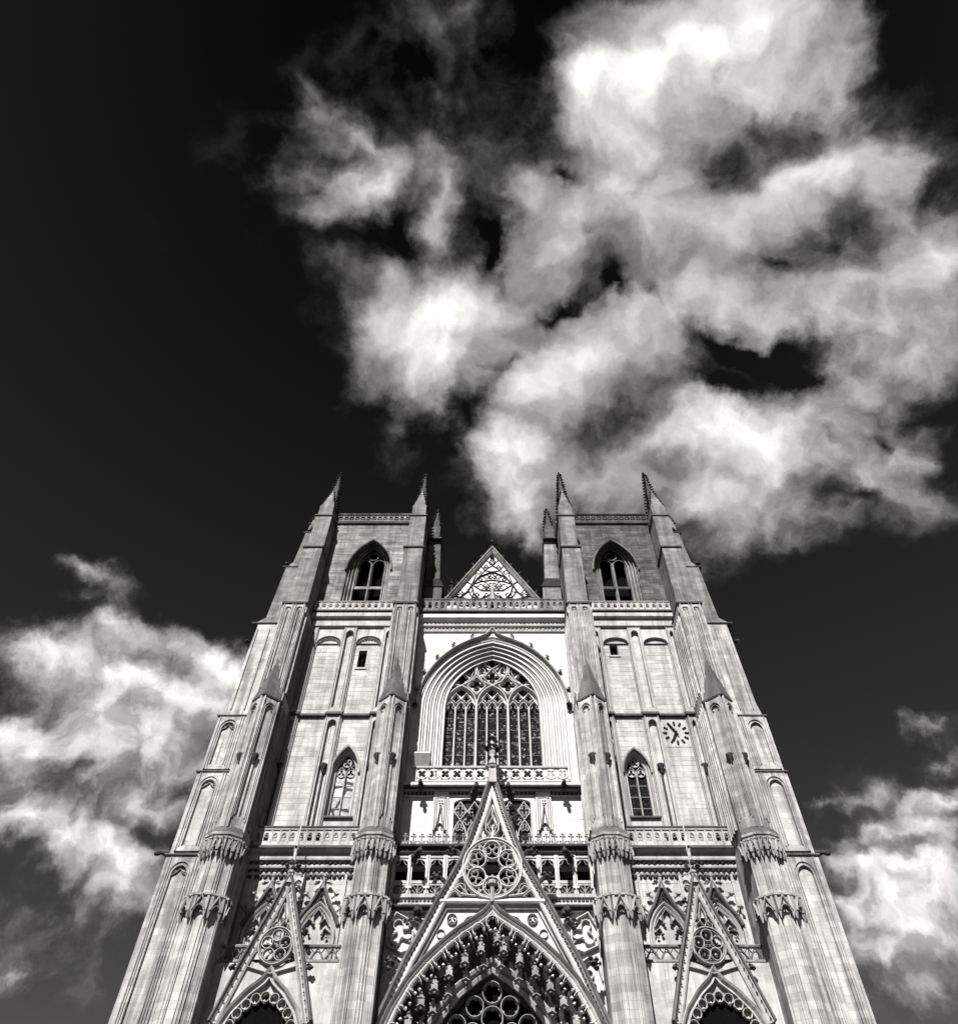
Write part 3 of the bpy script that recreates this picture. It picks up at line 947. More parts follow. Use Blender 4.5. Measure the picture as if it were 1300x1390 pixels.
    m.plate([(x, z) for x, z in gp if z >= 32.3 - 1e-6], 50.70, 50.72)
    m.out('pane', DARKGLASS if not LEFT else STAINED, lw)
    for s1 in (-1, 1):
        for k in range(4):
            p = Part(sx)
            z0 = 28.8 + 0.875 * k
            a, b = (cx - w, cx - 0.05) if s1 < 0 else (cx + 0.05, cx + w)
            p.tf = (lambda x, y, z, t=(random.random() - 0.5) * 0.05, u_=(random.random() - 0.5) * 0.05, c=(a + b) / 2, zc=z0 + 0.44: (x, y + t * (x - c) + u_ * (z - zc), z))
            p.box(a, b, 50.70, 50.72, z0 + 0.02, z0 + 0.85)
            p.out('pane', gm, lw)
    m = Part(sx)
    for k in range(1, 4):
        m.box(cx - w, cx + w, 50.665, 50.695, 28.8 + 0.875 * k - 0.025, 28.8 + 0.875 * k + 0.025)
    m.out('glazing_bar', LEAD, lw)
    # ---- heavy cornice and balustrade above the panels
    m = Part(sx)
    m.cornice(8.4, 16.15, [(50.0, 45.90), (49.72, 45.93), (49.58, 46.02), (49.56, 46.12), (49.62, 46.20), (49.62, 46.62), (49.72, 46.66), (49.90, 46.68), (49.90, 46.84),
                          (49.42, 46.88), (49.34, 46.96), (49.34, 47.40), (49.45, 47.48), (50.0, 47.50)])
    m.out('cornice', TRIM)
    m = Part(sx)
    m.cornice(8.4, 16.15, [(49.5, 47.50), (49.20, 47.47), (49.18, 47.60), (49.3, 47.66), (50.0, 47.66)])
    m.out('cornice_ledge', LEDGE)
    balustrade(sx, 8.5, 16.12, 49.42, 47.67, 48.72, 13, TRIM if LEFT else TRIM)
    # ---- belfry stage
    m = Part(sx)
    bc = 12.0
    m.arch_wall(8.1, 16.2, 47.9, 60.3, 50.0, 50.15, bc, 2.12, 48.0, 53.9, 3.75, 12)
    bw = m.out('belfry_wall', BW, label=None if LEFT else 'dark soot-stained belfry wall of the right tower')
    hole3 = arch_hole(bc, 2.14, 47.0, 53.9, 3.75)
    ashlar(bw, sx, 8.45, 15.75, 48.6, 60.2, 50.0, 'B' if LEFT else 'S', hole3, 0.44, 0.7, 1.2)
    m = Part(sx)
    pth = doorway(bc, 1.36, 46.95, 53.9, 2.75, 12)
    rise = lambda x, y, z: (x, y, z + (y - 50) * 0.9)          # each order springs a little higher than the one outside it
    m.tf = rise
    m.sweep(pth, [(0.0, 51.5), (0.0, 50.85), (0.14, 50.85), (0.17, 50.97), (0.25, 50.97), (0.28, 50.62), (0.40, 50.60), (0.43, 50.72), (0.50, 50.72),
                  (0.53, 50.36), (0.62, 50.34), (0.65, 50.42), (0.70, 50.42), (0.72, 50.06), (0.79, 50.04), (0.80, 50.1), (0.80, 51.5)])
    bwin = m.out('belfry_window', BELFRY if LEFT else UPPER)
    m = Part(sx)
    m.sweep(arch(bc, 2.13, 53.4, 4.25, 12), [(-0.02, 49.99), (0.0, 49.76), (0.10, 49.70), (0.17, 49.82), (0.17, 49.99)])
    m.out('hood_moulding', UPPER, bwin)
    m = Part(sx)
    m.tf = rise
    m.bar([(bc, 46.8), (bc, 54.6)], 0.30, 51.5, 0.42)
    for s1 in (-1, 1):
        m.bar(doorway(bc + s1 * 0.69, 0.60, 51.3, 54.3, 0.75, 8), 0.13, 51.5, 0.34)
        m.bar([(bc + s1 * 1.3, 54.4), (bc + s1 * 1.0, 55.2), (bc + s1 * 0.52, 55.7)], 0.12, 51.5, 0.3)
    m.bar(circle(bc, 55.55, 0.52, 18), 0.16, 51.5, 0.36, True)
    m.out('tracery', BELFRY if LEFT else UPPER, bwin)
    m = Part(sx)
    m.tf = rise
    m.cornice(bc - 1.36, bc + 1.36, [(51.6, 51.05), (51.02, 51.08), (51.0, 51.2), (51.1, 51.36), (51.6, 51.4)])
    frieze(m, bc - 1.3, bc + 1.3, 51.02, 51.05, 0.26, 0.13)
    m.out('transom', BELFRY if LEFT else SOOT_SHADE, bwin)
    m = Part(sx)
    m.plate(doorway(bc, 2.0, 47.0, 55.9, 3.2, 8), 52.3, 52.35)
    m.out('opening_shade', VOID, bwin)  # black sheet painted as the shade inside the belfry
    # parapet
    m = Part(sx)
    m.cornice(7.9, 16.3, [(50.2, 60.28), (49.78, 60.30), (49.70, 60.46), (49.72, 60.56), (50.2, 60.60)])
    m.out('cornice', LEDGE)
    balustrade(sx, 8.0, 16.2, 49.86, 60.6, 61.75, 14, BW, 'circle')
    m = Part(sx)
    m.box(6.7, 18.1, 50.05, 63.4, 60.61, 60.9)
    m.out('tower_roof', LEAD)


# ------------------------------------------------------------------ front buttresses
def front_buttress(sx, uc, inner):
    LEFT = sx < 0
    hw = 0.98
    m = Part(sx)
    # pier behind the faceted front, to the ground
    m.box(uc - hw + 0.02, uc + hw - 0.02, 47.25, 50.3, 0, 36.0)
    m.box(uc - hw, uc + hw, 47.06, 50.3, 36.0, 46.15)
    ob = m.out('buttress', PIER)
    # --- upper paneled stage
    m = Part(sx)
    for c in (uc - 0.48, uc + 0.48):
        m.arch_wall(c - 0.46, c + 0.46, 36.3, 46.1, 46.93, 47.05, c, 0.26, 36.3, 45.6, 0.25, 5)
        m.bar([(c - 0.20, 36.4), (c - 0.20, 45.6)], 0.07, 47.05, 0.10)
        m.bar([(c + 0.20, 36.4), (c + 0.20, 45.6)], 0.07, 47.05, 0.10)
        m.bar([(c, 36.4), (c, 45.5)], 0.12, 47.05, 0.16)
        m.bar([(c - 0.36, 36.3), (c - 0.36, 46.1)], 0.07, 46.94, 0.08)
        m.bar([(c + 0.36, 36.3), (c + 0.36, 46.1)], 0.07, 46.94, 0.08)
        for k in (-1, 1):
            m.knob(c + k * 0.13, 46.9, 45.72, 0.1)
    # the side towards the middle of the tower carries ribs too
    for s1 in (-1, 1):
        m.tf, L = face_frame((uc + s1 * (hw + 0.001), 47.1), (uc + s1 * (hw + 0.001), 50.0)) if s1 > 0 else face_frame((uc - hw - 0.001, 50.0), (uc - hw - 0.001, 47.1))
        for q in (0.3, 0.75, 1.2, 1.65, 2.1, 2.55):
            m.bar([(q, 26.4), (q, 36.2)], 0.10, 0.0, 0.13)
            m.bar([(q, 37.2), (q, 45.2)], 0.10, 0.0, 0.13)
        m.box(0.02, L, -0.09, 0.0, 45.3, 46.1)
        m.box(0.02, L, -0.12, 0.0, 36.3, 37.1)
        m.tf = None
    m.out('blind_panelling', PIER, ob)
    m = Part(sx)
    e = hw + 0.13
    m.rings([([(uc - e, 46.80), (uc + e, 46.80), (uc + e, 50.2), (uc - e, 50.2)], 46.16),
             ([(uc - e - 0.03, 46.76), (uc + e + 0.03, 46.76), (uc + e + 0.03, 50.2), (uc - e - 0.03, 50.2)], 46.30)])
    m.out('buttress_ledge', LEDGE, ob)
    m = Part(sx)
    m.rings([([(uc - e, 46.80), (uc + e, 46.80), (uc + e, 50.2), (uc - e, 50.2)], 46.301),
             ([(uc - 0.90, 47.42), (uc + 0.90, 47.42), (uc + 0.90, 50.2), (uc - 0.90, 50.2)], 47.0),
             ([(uc - 0.88, 47.46), (uc + 0.88, 47.46), (uc + 0.88, 50.2), (uc - 0.88, 50.2)], 53.95)])
    UP = UPPER if LEFT or inner is False else UPPER
    up = m.out('buttress_upper_stage', UP, ob)
    ashlar(up, sx, uc - 0.86, uc + 0.86, 47.3, 53.9, 47.47, 'U', None, 0.42, 0.5, 0.9)
    m = Part(sx)
    m.rings([([(uc - 0.99, 47.30), (uc + 0.99, 47.30), (uc + 0.99, 50.2), (uc - 0.99, 50.2)], 53.95),
             ([(uc - 1.0, 47.28), (uc + 1.0, 47.28), (uc + 1.0, 50.2), (uc - 1.0, 50.2)], 54.08),
             ([(uc - 0.80, 47.9), (uc + 0.80, 47.9), (uc + 0.80, 50.2), (uc - 0.80, 50.2)], 54.7)])
    m.out('buttress_ledge', LEDGE, ob)
    m = Part(sx)
    m.box(uc - 0.80, uc + 0.80, 47.9, 50.4, 54.7, 59.2)
    m.out('buttress_upper_stage', UP, ob)
    m = Part(sx)
    m.rings([([(uc - 0.90, 47.78), (uc + 0.90, 47.78), (uc + 0.90, 50.5), (uc - 0.90, 50.5)], 59.2),
             ([(uc - 0.92, 47.76), (uc + 0.92, 47.76), (uc + 0.92, 50.5), (uc - 0.92, 50.5)], 59.34)])
    m.out('buttress_ledge', LEDGE, ob)
    m = Part(sx)
    m.box(uc - 0.70, uc + 0.70, 48.0, 50.4, 59.34, 61.0)
    # front gable of the pinnacle, steep
    m.loft([[(uc - 0.66, 48.05, 61.0), (uc + 0.66, 48.05, 61.0), (uc + 0.66, 49.4, 61.0), (uc - 0.66, 49.4, 61.0)],
            [(uc - 0.04, 48.62, 64.3), (uc + 0.04, 48.62, 64.3), (uc + 0.04, 49.2, 64.3), (uc - 0.04, 49.2, 64.3)]])
    pin = m.out('pinnacle', UP, ob)
    m = Part(sx)
    spirelet(m, uc, 49.5, 61.0, 68.5, 0.62)
    for s1 in (-1, 1):
        for k in range(8):
            t = k / 8
            m.knob(uc + s1 * (0.70 - 0.62 * t), 48.1 + 0.5 * t, 61.0 + 3.3 * t, 0.14)
    m.out('crocketed_spirelet', BLACKENED, ob)
    # --- prow-shaped stage with two blind panels, spirelet cap
    m = Part(sx)
    prow = [(uc - hw - 0.03, 47.25), (uc - hw, 46.95), (uc, 46.05), (uc + hw, 46.95), (uc + hw + 0.03, 47.25)]
    m.prism(prow, 25.9, 35.95)
    pr_ = m.out('prow', PIER, ob)
    m = Part(sx)
    for (p, q) in (((uc - hw, 46.95), (uc, 46.05)), ((uc, 46.05), (uc + hw, 46.95))):
        m.tf, L = face_frame(p, q)
        m.arch_wall(0.06, L - 0.06, 26.0, 35.9, -0.09, -0.002, L / 2, L * 0.30, 26.8, 34.95, 0.5, 6)
        m.bar(doorway(L / 2, L * 0.27, 26.8, 34.9, 0.45, 6), 0.06, -0.03, 0.10)
        m.bar(doorway(L / 2, L * 0.36, 26.6, 34.95, 0.6, 6), 0.06, -0.08, 0.07)
        m.bar([(0.07, 25.9), (0.07, 35.9)], 0.09, -0.06, 0.10)
        m.bar([(L - 0.07, 25.9), (L - 0.07, 35.9)], 0.09, -0.06, 0.10)
        for c in (-1, 1):
            m.knob(L / 2 + c * 0.20, -0.05, 35.0, 0.09)
        m.tf = None
        fx, fy = (p[0] + q[0]) / 2, (p[1] + q[1]) / 2
        m.lathe(fx, fy - 0.04, [(0.085, 26.6), (0.085, 30.6)], 8)
    m.out('blind_panelling', PIER, ob)
    for s1 in (-1, 1):
        m = Part(sx)
        corbel(m, uc + s1 * 0.49, 46.45, 31.1, 1.0)
        m.out('statue_bracket', BLACKENED, ob)
    m = Part(sx)
    k = 0.12
    e1 = [(uc - hw - k, 47.3), (uc - hw - k, 46.88), (uc, 45.86), (uc + hw + k, 46.88), (uc + hw + k, 47.3)]
    m.rings([(e1, 35.96), ([(x, y - 0.02) for x, y in e1], 36.10)])
    m.out('cap_moulding', BLACKENED, ob)
    m = Part(sx)
    m.rings([(e1, 36.101), ([(uc - 0.02, 47.0), (uc - 0.02, 46.9), (uc, 46.86), (uc + 0.02, 46.9), (uc + 0.02, 47.0)], 40.1)])
    m.out('spirelet_cap', LEDGE, ob)
    # --- octagonal cap
    def octo(r, y0):
        return [(uc - r, y0 + 1.1), (uc - r, y0 + 0.42 * r), (uc - 0.42 * r, y0), (uc + 0.42 * r, y0), (uc + r, y0 + 0.42 * r), (uc + r, y0 + 1.1)]
    m = Part(sx)
    m.rings([(octo(1.06, 46.0), 24.95), (octo(1.10, 45.95), 25.3), (octo(1.20, 45.84), 25.36), (octo(1.22, 45.82), 25.5)])
    m.out('octagonal_cap', PIER, ob)
    m = Part(sx)
    m.rings([(octo(1.22, 45.82), 25.501), (octo(1.17, 45.88), 25.66), (octo(1.08, 45.98), 25.84), (octo(0.97, 46.15), 26.02), (octo(0.80, 46.5), 26.2)])
    m.out('cap_roof', LEDGE, ob)
    # --- faceted lower shafts with two tiers of hanging canopies
    m = Part(sx)
    m.prism([(uc - 0.99, 47.3), (uc - 0.97, 46.62), (uc - 0.36, 46.2), (uc + 0.36, 46.2), (uc + 0.97, 46.62), (uc + 0.99, 47.3)], 21.5, 24.95)
    m.prism([(uc - 1.05, 47.3), (uc - 1.03, 46.5), (uc - 0.40, 46.08), (uc + 0.40, 46.08), (uc + 1.03, 46.5), (uc + 1.05, 47.3)], 0, 21.5)
    m.out('faceted_shaft', PIER, ob)
    for (z0, z1, r, yy, y2, mat) in ((24.0, 25.2, 1.0, 46.6, 46.15, CARVED), (20.4, 21.75, 1.05, 46.46, 46.02, CARVED)):
        c = 0.38 if z0 > 22 else 0.42
        for (p, q, gb) in (((uc - r, yy), (uc - c, y2), 2 if z0 > 22 else 1), ((uc - c, y2), (uc + c, y2), 2 if z0 > 22 else 1), ((uc + c, y2), (uc + r, yy), 2 if z0 > 22 else 1)):
            niche_canopy(ob, p, q, z0, z1, mat, sx, gb)
        for (p, q) in (((uc - r, 47.3), (uc - r, yy)), ((uc + r, yy), (uc + r, 47.3))):
            niche_canopy(ob, p, q, z0, z1, mat, sx, 1)
    m = Part(sx)
    pts = [(uc - 0.97, 46.62), (uc - 0.36, 46.2), (uc + 0.36, 46.2), (uc + 0.97, 46.62)]
    for (x, y) in pts:
        m.lathe(x, y, [(0.065, 21.6), (0.065, 24.4)], 6)
        m.lathe(x * 1.0 + (x - uc) * 0.06, y - 0.12, [(0.07, 0.5), (0.07, 20.9)], 6)
    for (p, q) in zip(pts, pts[1:]):
        m.tf, L = face_frame(p, q)
        for t in (0.16, 0.84):
            m.bar([(L * t, 21.7), (L * t, 24.3)], 0.05, 0.0, 0.06)
            m.bar([(L * t, 1.0), (L * t, 20.8)], 0.05, -0.12, 0.06)
        m.tf = None
    m.out('shaft_moulding', PIER, ob)
    return ob


for sx in (-1, 1):
    front_buttress(sx, 7.5, True)
    front_buttress(sx, 17.07, False)


# ------------------------------------------------------------------ side buttresses (outer corners)
for sx in (-1, 1):
    LEFT = sx < 0
    # (u outer, z from, z to, y front)
    st = [(22.55, 0, 26.75, 51.55), (22.45, 26.9, 33.1, 51.65), (22.35, 33.25, 38.15, 51.75), (22.0, 38.3, 48.3, 51.9), (20.9, 49.2, 56.0, 52.0), (20.0, 56.8, 61.4, 52.1)]
    m = Part(sx)
    for (u, a, b, y) in st[:3]:
        m.box(17.9, u, y, 54.3, a, b)
    sb = m.out('side_buttress', PIER)
    m = Part(sx)
    u, a, b, y = st[3]
    m.rings([([(17.9, y - 0.04), (u + 0.2, y - 0.04), (u + 0.2, 54.3), (17.9, 54.3)], a), ([(17.9, y), (u, y), (u, 54.3), (17.9, 54.3)], a + 1.2),
             ([(17.9, y), (u - 0.25, y), (u - 0.25, 54.3), (17.9, 54.3)], b)])
    o = m.out('buttress_upper_stage', PIER, sb)
    m = Part(sx)
    for (u, a, b, y) in st[4:]:
        m.rings([([(17.9, y), (u + 0.35, y), (u + 0.35, 54.2), (17.9, 54.2)], a), ([(17.9, y), (u, y), (u, 54.2), (17.9, 54.2)], b)])
    m.loft([[(17.9, 52.0, 48.45), (22.2, 52.0, 48.45), (22.2, 54.2, 48.45), (17.9, 54.2, 48.45)], [(17.9, 52.0, 49.2), (21.2, 52.0, 49.2), (21.2, 54.2, 49.2), (17.9, 54.2, 49.2)]])
    m.loft([[(17.9, 52.1, 56.15), (21.1, 52.1, 56.15), (21.1, 54.2, 56.15), (17.9, 54.2, 56.15)], [(17.9, 52.1, 56.8), (20.35, 52.1, 56.8), (20.35, 54.2, 56.8), (17.9, 54.2, 56.8)]])
    m.loft([[(17.9, 52.2, 61.5), (20.1, 52.2, 61.5), (20.1, 54.1, 61.5), (17.9, 54.1, 61.5)], [(17.9, 52.2, 63.6), (18.6, 52.2, 63.6), (18.6, 54.1, 63.6), (17.9, 54.1, 63.6)]])
    m.out('buttress_upper_stage', UPPER, sb)
    for (u, z, y) in ((22.7, 26.76, 51.4), (22.6, 33.11, 51.5), (22.5, 38.16, 51.6), (22.35, 48.31, 51.75), (21.25, 56.01, 51.9), (20.25, 61.41, 52.0)):
        m = Part(sx)
        m.rings([([(17.9, y + 0.04), (u - 0.04, y + 0.04), (u - 0.04, 54.4), (17.9, 54.4)], z), ([(17.9, y), (u, y), (u, 54.4), (17.9, 54.4)], z + 0.06), ([(17.9, y + 0.05), (u - 0.05, y + 0.05), (u - 0.05, 54.4), (17.9, 54.4)], z + 0.135)])
        m.out('buttress_ledge', LEDGE, sb)
    # blind panels on the three lower stages: two side by side
    m = Part(sx)
    for (a, b, y) in ((1, 26.6, 51.55), (27.1, 33.0, 51.65), (33.4, 38.05, 51.75)):
        for c in (19.35, 21.25):
            m.arch_wall(c - 0.95, c + 0.95, a, b, y - 0.12, y - 0.002, c, 0.55, a + 0.4, b - 1.15, 0.62, 7)
            m.bar(doorway(c, 0.52, a + 0.4, b - 1.15, 0.6, 7), 0.08, y - 0.05, 0.12)
            m.bar(doorway(c, 0.68, a + 0.3, b - 1.05, 0.75, 7), 0.06, y - 0.11, 0.07)
            m.bar([(c - 0.85, a), (c - 0.85, b)], 0.10, y - 0.08, 0.1)
            m.bar([(c + 0.85, a), (c + 0.85, b)], 0.10, y - 0.08, 0.1)
            if LEFT:
                for s1 in (-1, 1):
                    m.knob(c + s1 * 0.28, y - 0.05, b - 0.95, 0.12)
                    m.bar([(c + s1 * 0.52, b - 1.2), (c + s1 * 0.2, b - 1.0), (c, b - 0.75)], 0.06, y, 0.1)
    m.out('blind_panelling', PIER, sb)
    m = Part(sx)
    for x in (18.75, 19.6, 20.5, 21.6):
        m.bar([(x, 38.9), (x, 47.6)], 0.09, 51.9, 0.1)
    m.out('panel_moulding', PIER, sb)
    # little pinnacle standing on the outer steps
    m = Part(sx)
    m.box(19.3, 19.9, 52.2, 52.8, 61.5, 62.6)
    spirelet(m, 19.6, 52.5, 62.6, 64.6, 0.3, 4, True)
    m.out('pinnacle', UPPER, sb)
    m = Part(sx)
    for k in range(9):
        m.knob(20.0 - 0.16 * k, 52.2, 61.7 + 0.22 * k, 0.14)
    m.knob(20.95, 52.0, 56.5, 0.3); m.knob(22.3, 51.9, 46.2, 0.3)
    m.out('crocket', BLACKENED, sb)
    gargoyle(sx, 22.4, 52.6, 27.3, 0.2, 1.3, 1.1)
    # ------------- inner corner buttresses, seen past the front ones above the nave
    m = Part(sx)
    m.rings([([(4.9, 52.0), (6.7, 52.0), (6.7, 53.6), (4.9, 53.6)], 46.6), ([(4.95, 52.0), (6.7, 52.0), (6.7, 53.6), (4.95, 53.6)], 53.2)])
    m.rings([([(5.2, 52.1), (6.7, 52.1), (6.7, 53.6), (5.2, 53.6)], 53.3), ([(5.45, 52.1), (6.7, 52.1), (6.7, 53.6), (5.45, 53.6)], 60.0)])
    ib = m.out('inner_buttress', SOOT_SHADE if LEFT else BELFRY)  # left one darker: the front buttress's shadow is put into its stone
    m = Part(sx)
    m.loft([[(4.8, 51.9, 53.2), (6.7, 51.9, 53.2), (6.7, 53.7, 53.2), (4.8, 53.7, 53.2)], [(5.2, 51.6, 54.0), (6.7, 51.6, 54.0), (6.7, 53.7, 54.0), (5.2, 53.7, 54.0)]])
    m.out('buttress_ledge', BLACKENED, ib)
    m = Part(sx)
    m.box(5.35, 6.7, 51.6, 53.7, 60.0, 60.2)
    m.out('buttress_ledge', BLACKENED, ib)
    m = Part(sx)
    m.box(5.6, 6.6, 51.9, 53.2, 60.2, 62.2)
    m.out('buttress_upper_stage', SOOT_SHADE, ib)
    m = Part(sx)
    spirelet(m, 6.05, 52.4, 62.2, 65.6, 0.4)
    m.out('crocketed_spirelet', BLACKENED, ib)
    if LEFT:
        m = Part(sx)
        m.rings([([(4.0, 53.0), (4.7, 53.0), (4.7, 54.0), (4.0, 54.0)], 46.6), ([(4.05, 53.0), (4.7, 53.0), (4.7, 54.0), (4.05, 54.0)], 52.6)])
        o = m.out('stair_turret', SOOT_SHADE)
        m = Part(sx)
        m.box(3.95, 4.75, 52.9, 54.05, 52.6, 52.8)
        spirelet(m, 4.1, 53.2, 52.8, 55.3, 0.2)
        m.out('pinnacle', BLACKENED, o)


# ------------------------------------------------------------------ the central wall and its great window
GW, GZS, GH, GT = 3.84, 37.7, 4.95, 2.20      # glazed half width, springing, rise, thickness of the moulded arch
outer_path = []
m = Part()
oc = arch(0, GW + GT - 0.02, GZS, GH + 2.72, 16)
m.arch_wall(-6.55, 6.55, 30.75, 47.4, 50.0, 50.15, 0, GW + GT - 0.04, 31.0, GZS, GH + 2.44, 16)
cw = m.out('central_wall', CLEAN)
ghole = arch_hole(0, GW + GT + 0.02, 30.0, GZS, GH + 2.5)
ashlar(cw, 1, -6.5, 6.5, 38.0, 45.3, 50.0, 'C', ghole, 0.45)
gwin = bpy.data.objects.new('great_window', None)
COL.objects.link(gwin)
gwin.parent = root
gwin.matrix_parent_inverse.translation = -root_shift
m = Part()
prof = [(0.0, 52.0), (0.0, 51.6)]
for k in range(5):
    n0 = 0.02 + k * 0.43; y = 51.15 - k * 0.245
    prof += [(n0 + 0.0, y), (n0 + 0.17, y - 0.01), (n0 + 0.19, y + 0.12), (n0 + 0.23, y + 0.14), (n0 + 0.25, y - 0.08), (n0 + 0.36, y - 0.12), (n0 + 0.38, y + 0.0), (n0 + 0.42, y + 0.0)]
prof += [(GT + 0.05, 50.1), (GT + 0.05, 52.0)]
m.tf = lambda x, y, z: (x, y, z + (y - 50) * 0.72)         # each order springs a little higher than the one outside it
m.sweep(doorway(0, GW, 29.8, GZS, GH, 18), prof)
m.out('archivolt', CLEAN, gwin)
# ogee drip moulding, its crockets and the two stops
og = [(x, z) for x, z in arch(0, GW + GT + 0.02, GZS, GH + 2.48, 18) if abs(x) > 1.0]
L_ = [p for p in og if p[0] < 0]; R_ = [p for p in og if p[0] > 0]
hood = [(-6.1, 38.0)] + L_ + [(-0.55, L_[-1][1] + 0.30), (-0.2, L_[-1][1] + 0.62), (-0.05, L_[-1][1] + 1.0), (0.05, L_[-1][1] + 1.0), (0.2, L_[-1][1] + 0.62), (0.55, L_[-1][1] + 0.30)] + R_ + [(6.1, 38.0)]
m = Part()
m.sweep(hood, [(-0.02, 49.99), (0.0, 49.74), (0.07, 49.66), (0.15, 49.72), (0.18, 49.86), (0.18, 49.99)])
m.out('hood_moulding', TRIM, gwin)
for (x, z) in [L_[-2], L_[-5], L_[-8], L_[-11], L_[-14]]:
    for s1 in (-1, 1):
        m = Part(s1)
        a = math.atan2(z - 38.5, -x * 1.0)
        dx, dz = -math.cos(a), math.sin(a)
        px_, pz_ = x, z
        m.tube([(px_, 49.9, pz_), (px_ + dx * 0.30, 49.85, pz_ + dz * 0.30), (px_ + dx * 0.52, 49.82, pz_ + dz * 0.52)], [0.13, 0.11, 0.18], 5)
        m.knob(px_ + dx * 0.52 + 0.08, 49.74, pz_ + dz * 0.52, 0.13)
        m.out('crocket', CARVED, gwin)
for s1 in (-1, 1):
    m = Part(s1)
    m.knob(6.2, 49.7, 37.8, 0.30, 1.1); m.knob(6.05, 49.5, 37.75, 0.18); m.box(6.0, 6.35, 49.7, 50.0, 37.75, 38.0)
    m.out('hood_stop', BLACKENED, gwin)
# tracery: nine lights in three families, a great vesica between two half ones
YT = 51.9
lift = lambda x, y, z: (x * 1.035, y, z + 1.35)
m = Part(); m.tf = lift
gx = [-3.75 + 0.8333 * k for k in range(10)]
fan = lambda c, w, z, h, n=8: arch(c, w, z, h, n)
for c in (-2.5, 0, 2.5):
    m.bar(fan(c, 1.22, 37.75, 1.85, 9), 0.17, YT, 0.42)
    for k in (-1, 0, 1):
        m.bar(fan(c + k * 0.8333, 0.38, 37.3, 0.75, 7), 0.10, YT, 0.30)
        for s1 in (-1, 1):
            m.bar([(c + k * 0.8333 + s1 * 0.36, 37.45), (c + k * 0.8333 + s1 * 0.12, 37.55), (c + k * 0.8333 + s1 * 0.18, 37.8)], 0.06, YT, 0.2)
    for k in (-1, 1):
        foil_disc(m, c + k * 0.42, 38.42, 0.43, 4, YT - 0.26, YT - 0.02, 1.5708, 32)
        m.bar([(c + k * 0.42, 37.95), (c + k * 0.42 - 0.38, 38.35), (c + k * 0.42, 38.95), (c + k * 0.42 + 0.38, 38.35), (c + k * 0.42, 37.95)], 0.08, YT, 0.3)
    # spandrel webs
    for k in (-1, 1):
        m.plate([(c + k * 1.18, 37.7), (c + k * 1.14, 38.25), (c + k * 0.80, 38.8), (c + k * 0.74, 38.5), (c + k * 0.88, 38.2)], YT - 0.16, YT - 0.03)
for c in (-1.28, 1.28):
    foil_disc(m, c, 39.75, 0.66, 4, YT - 0.28, YT - 0.02, 1.5708, 36)
    m.bar([(c, 38.75), (c - 0.75, 39.65), (c, 40.6), (c + 0.75, 39.65), (c, 38.75)], 0.12, YT, 0.36)
ves = [(0, 39.6), (-0.75, 40.0), (-1.2, 40.7), (-1.27, 41.5), (-0.95, 42.2), (-0.4, 42.7), (0, 42.95), (0.4, 42.7), (0.95, 42.2), (1.27, 41.5), (1.2, 40.7), (0.75, 40.0), (0, 39.6)]
m.bar(ves, 0.17, YT, 0.44)
foil_disc(m, 0, 40.55, 0.70, 4, YT - 0.3, YT - 0.02, 1.5708, 40)
foil_disc(m, 0, 42.05, 0.70, 4, YT - 0.3, YT - 0.02, 1.5708, 40)
m.bar([(0, 39.7), (-0.72, 40.5), (-0.15, 41.3), (0.72, 42.0), (0, 42.85)], 0.10, YT, 0.34)
m.bar([(0, 39.7), (0.72, 40.5), (0.15, 41.3), (-0.72, 42.0), (0, 42.85)], 0.10, YT, 0.33)
for s1 in (-1, 1):
    # mouchettes inside the vesica and in the side families
    m.bar([(s1 * 0.95, 40.4), (s1 * 1.12, 41.1), (s1 * 0.92, 41.7), (s1 * 0.62, 41.3), (s1 * 0.7, 40.8), (s1 * 0.95, 40.4)], 0.07, YT, 0.3)
    foil_disc(m, s1 * 0.84, 41.15, 0.34, 3, YT - 0.2, YT - 0.03, 1.5708, 24)
    m.bar([(s1 * 2.5, 39.62), (s1 * 1.75, 40.1), (s1 * 1.35, 40.8), (s1 * 1.42, 41.6), (s1 * 1.62, 42.1)], 0.16, YT, 0.42)
    m.bar([(s1 * 2.5, 39.62), (s1 * 3.0, 39.7), (s1 * 3.5, 39.95)], 0.14, YT, 0.40)
    foil_disc(m, s1 * 2.48, 40.42, 0.66, 4, YT - 0.28, YT - 0.02, 1.5708, 36)
    m.bar([(s1 * 1.8, 40.3), (s1 * 2.5, 41.15), (s1 * 3.15, 40.6)], 0.10, YT, 0.34)
    m.bar([(s1 * 2.5, 39.7), (s1 * 1.85, 40.35), (s1 * 1.55, 41.1), (s1 * 1.75, 41.75), (s1 * 2.1, 41.3), (s1 * 2.4, 41.1)], 0.09, YT, 0.32)
    foil_disc(m, s1 * 1.85, 41.3, 0.36, 3, YT - 0.2, YT - 0.03, 1.5708, 24)
    foil_disc(m, s1 * 3.32, 39.2, 0.40, 3, YT - 0.2, YT - 0.03, 0.5, 24)
    m.bar([(s1 * 3.7, 38.4), (s1 * 3.3, 39.0), (s1 * 2.55, 39.6)], 0.10, YT, 0.3)
m.out('tracery', CLEAN, gwin)
for k in range(1, 9):
    m = Part(); m.tf = lift
    thick = k in (3, 6)
    m.bar([(gx[k], 28.5), (gx[k], 38.0 if thick else 37.5)], 0.26 if thick else 0.17, YT, 0.5 if thick else 0.36)
    if thick:
        m.bar([(gx[k], 28.5), (gx[k], 38.0)], 0.10, YT - 0.46, 0.12)
    m.out('mullion', CLEAN, gwin)
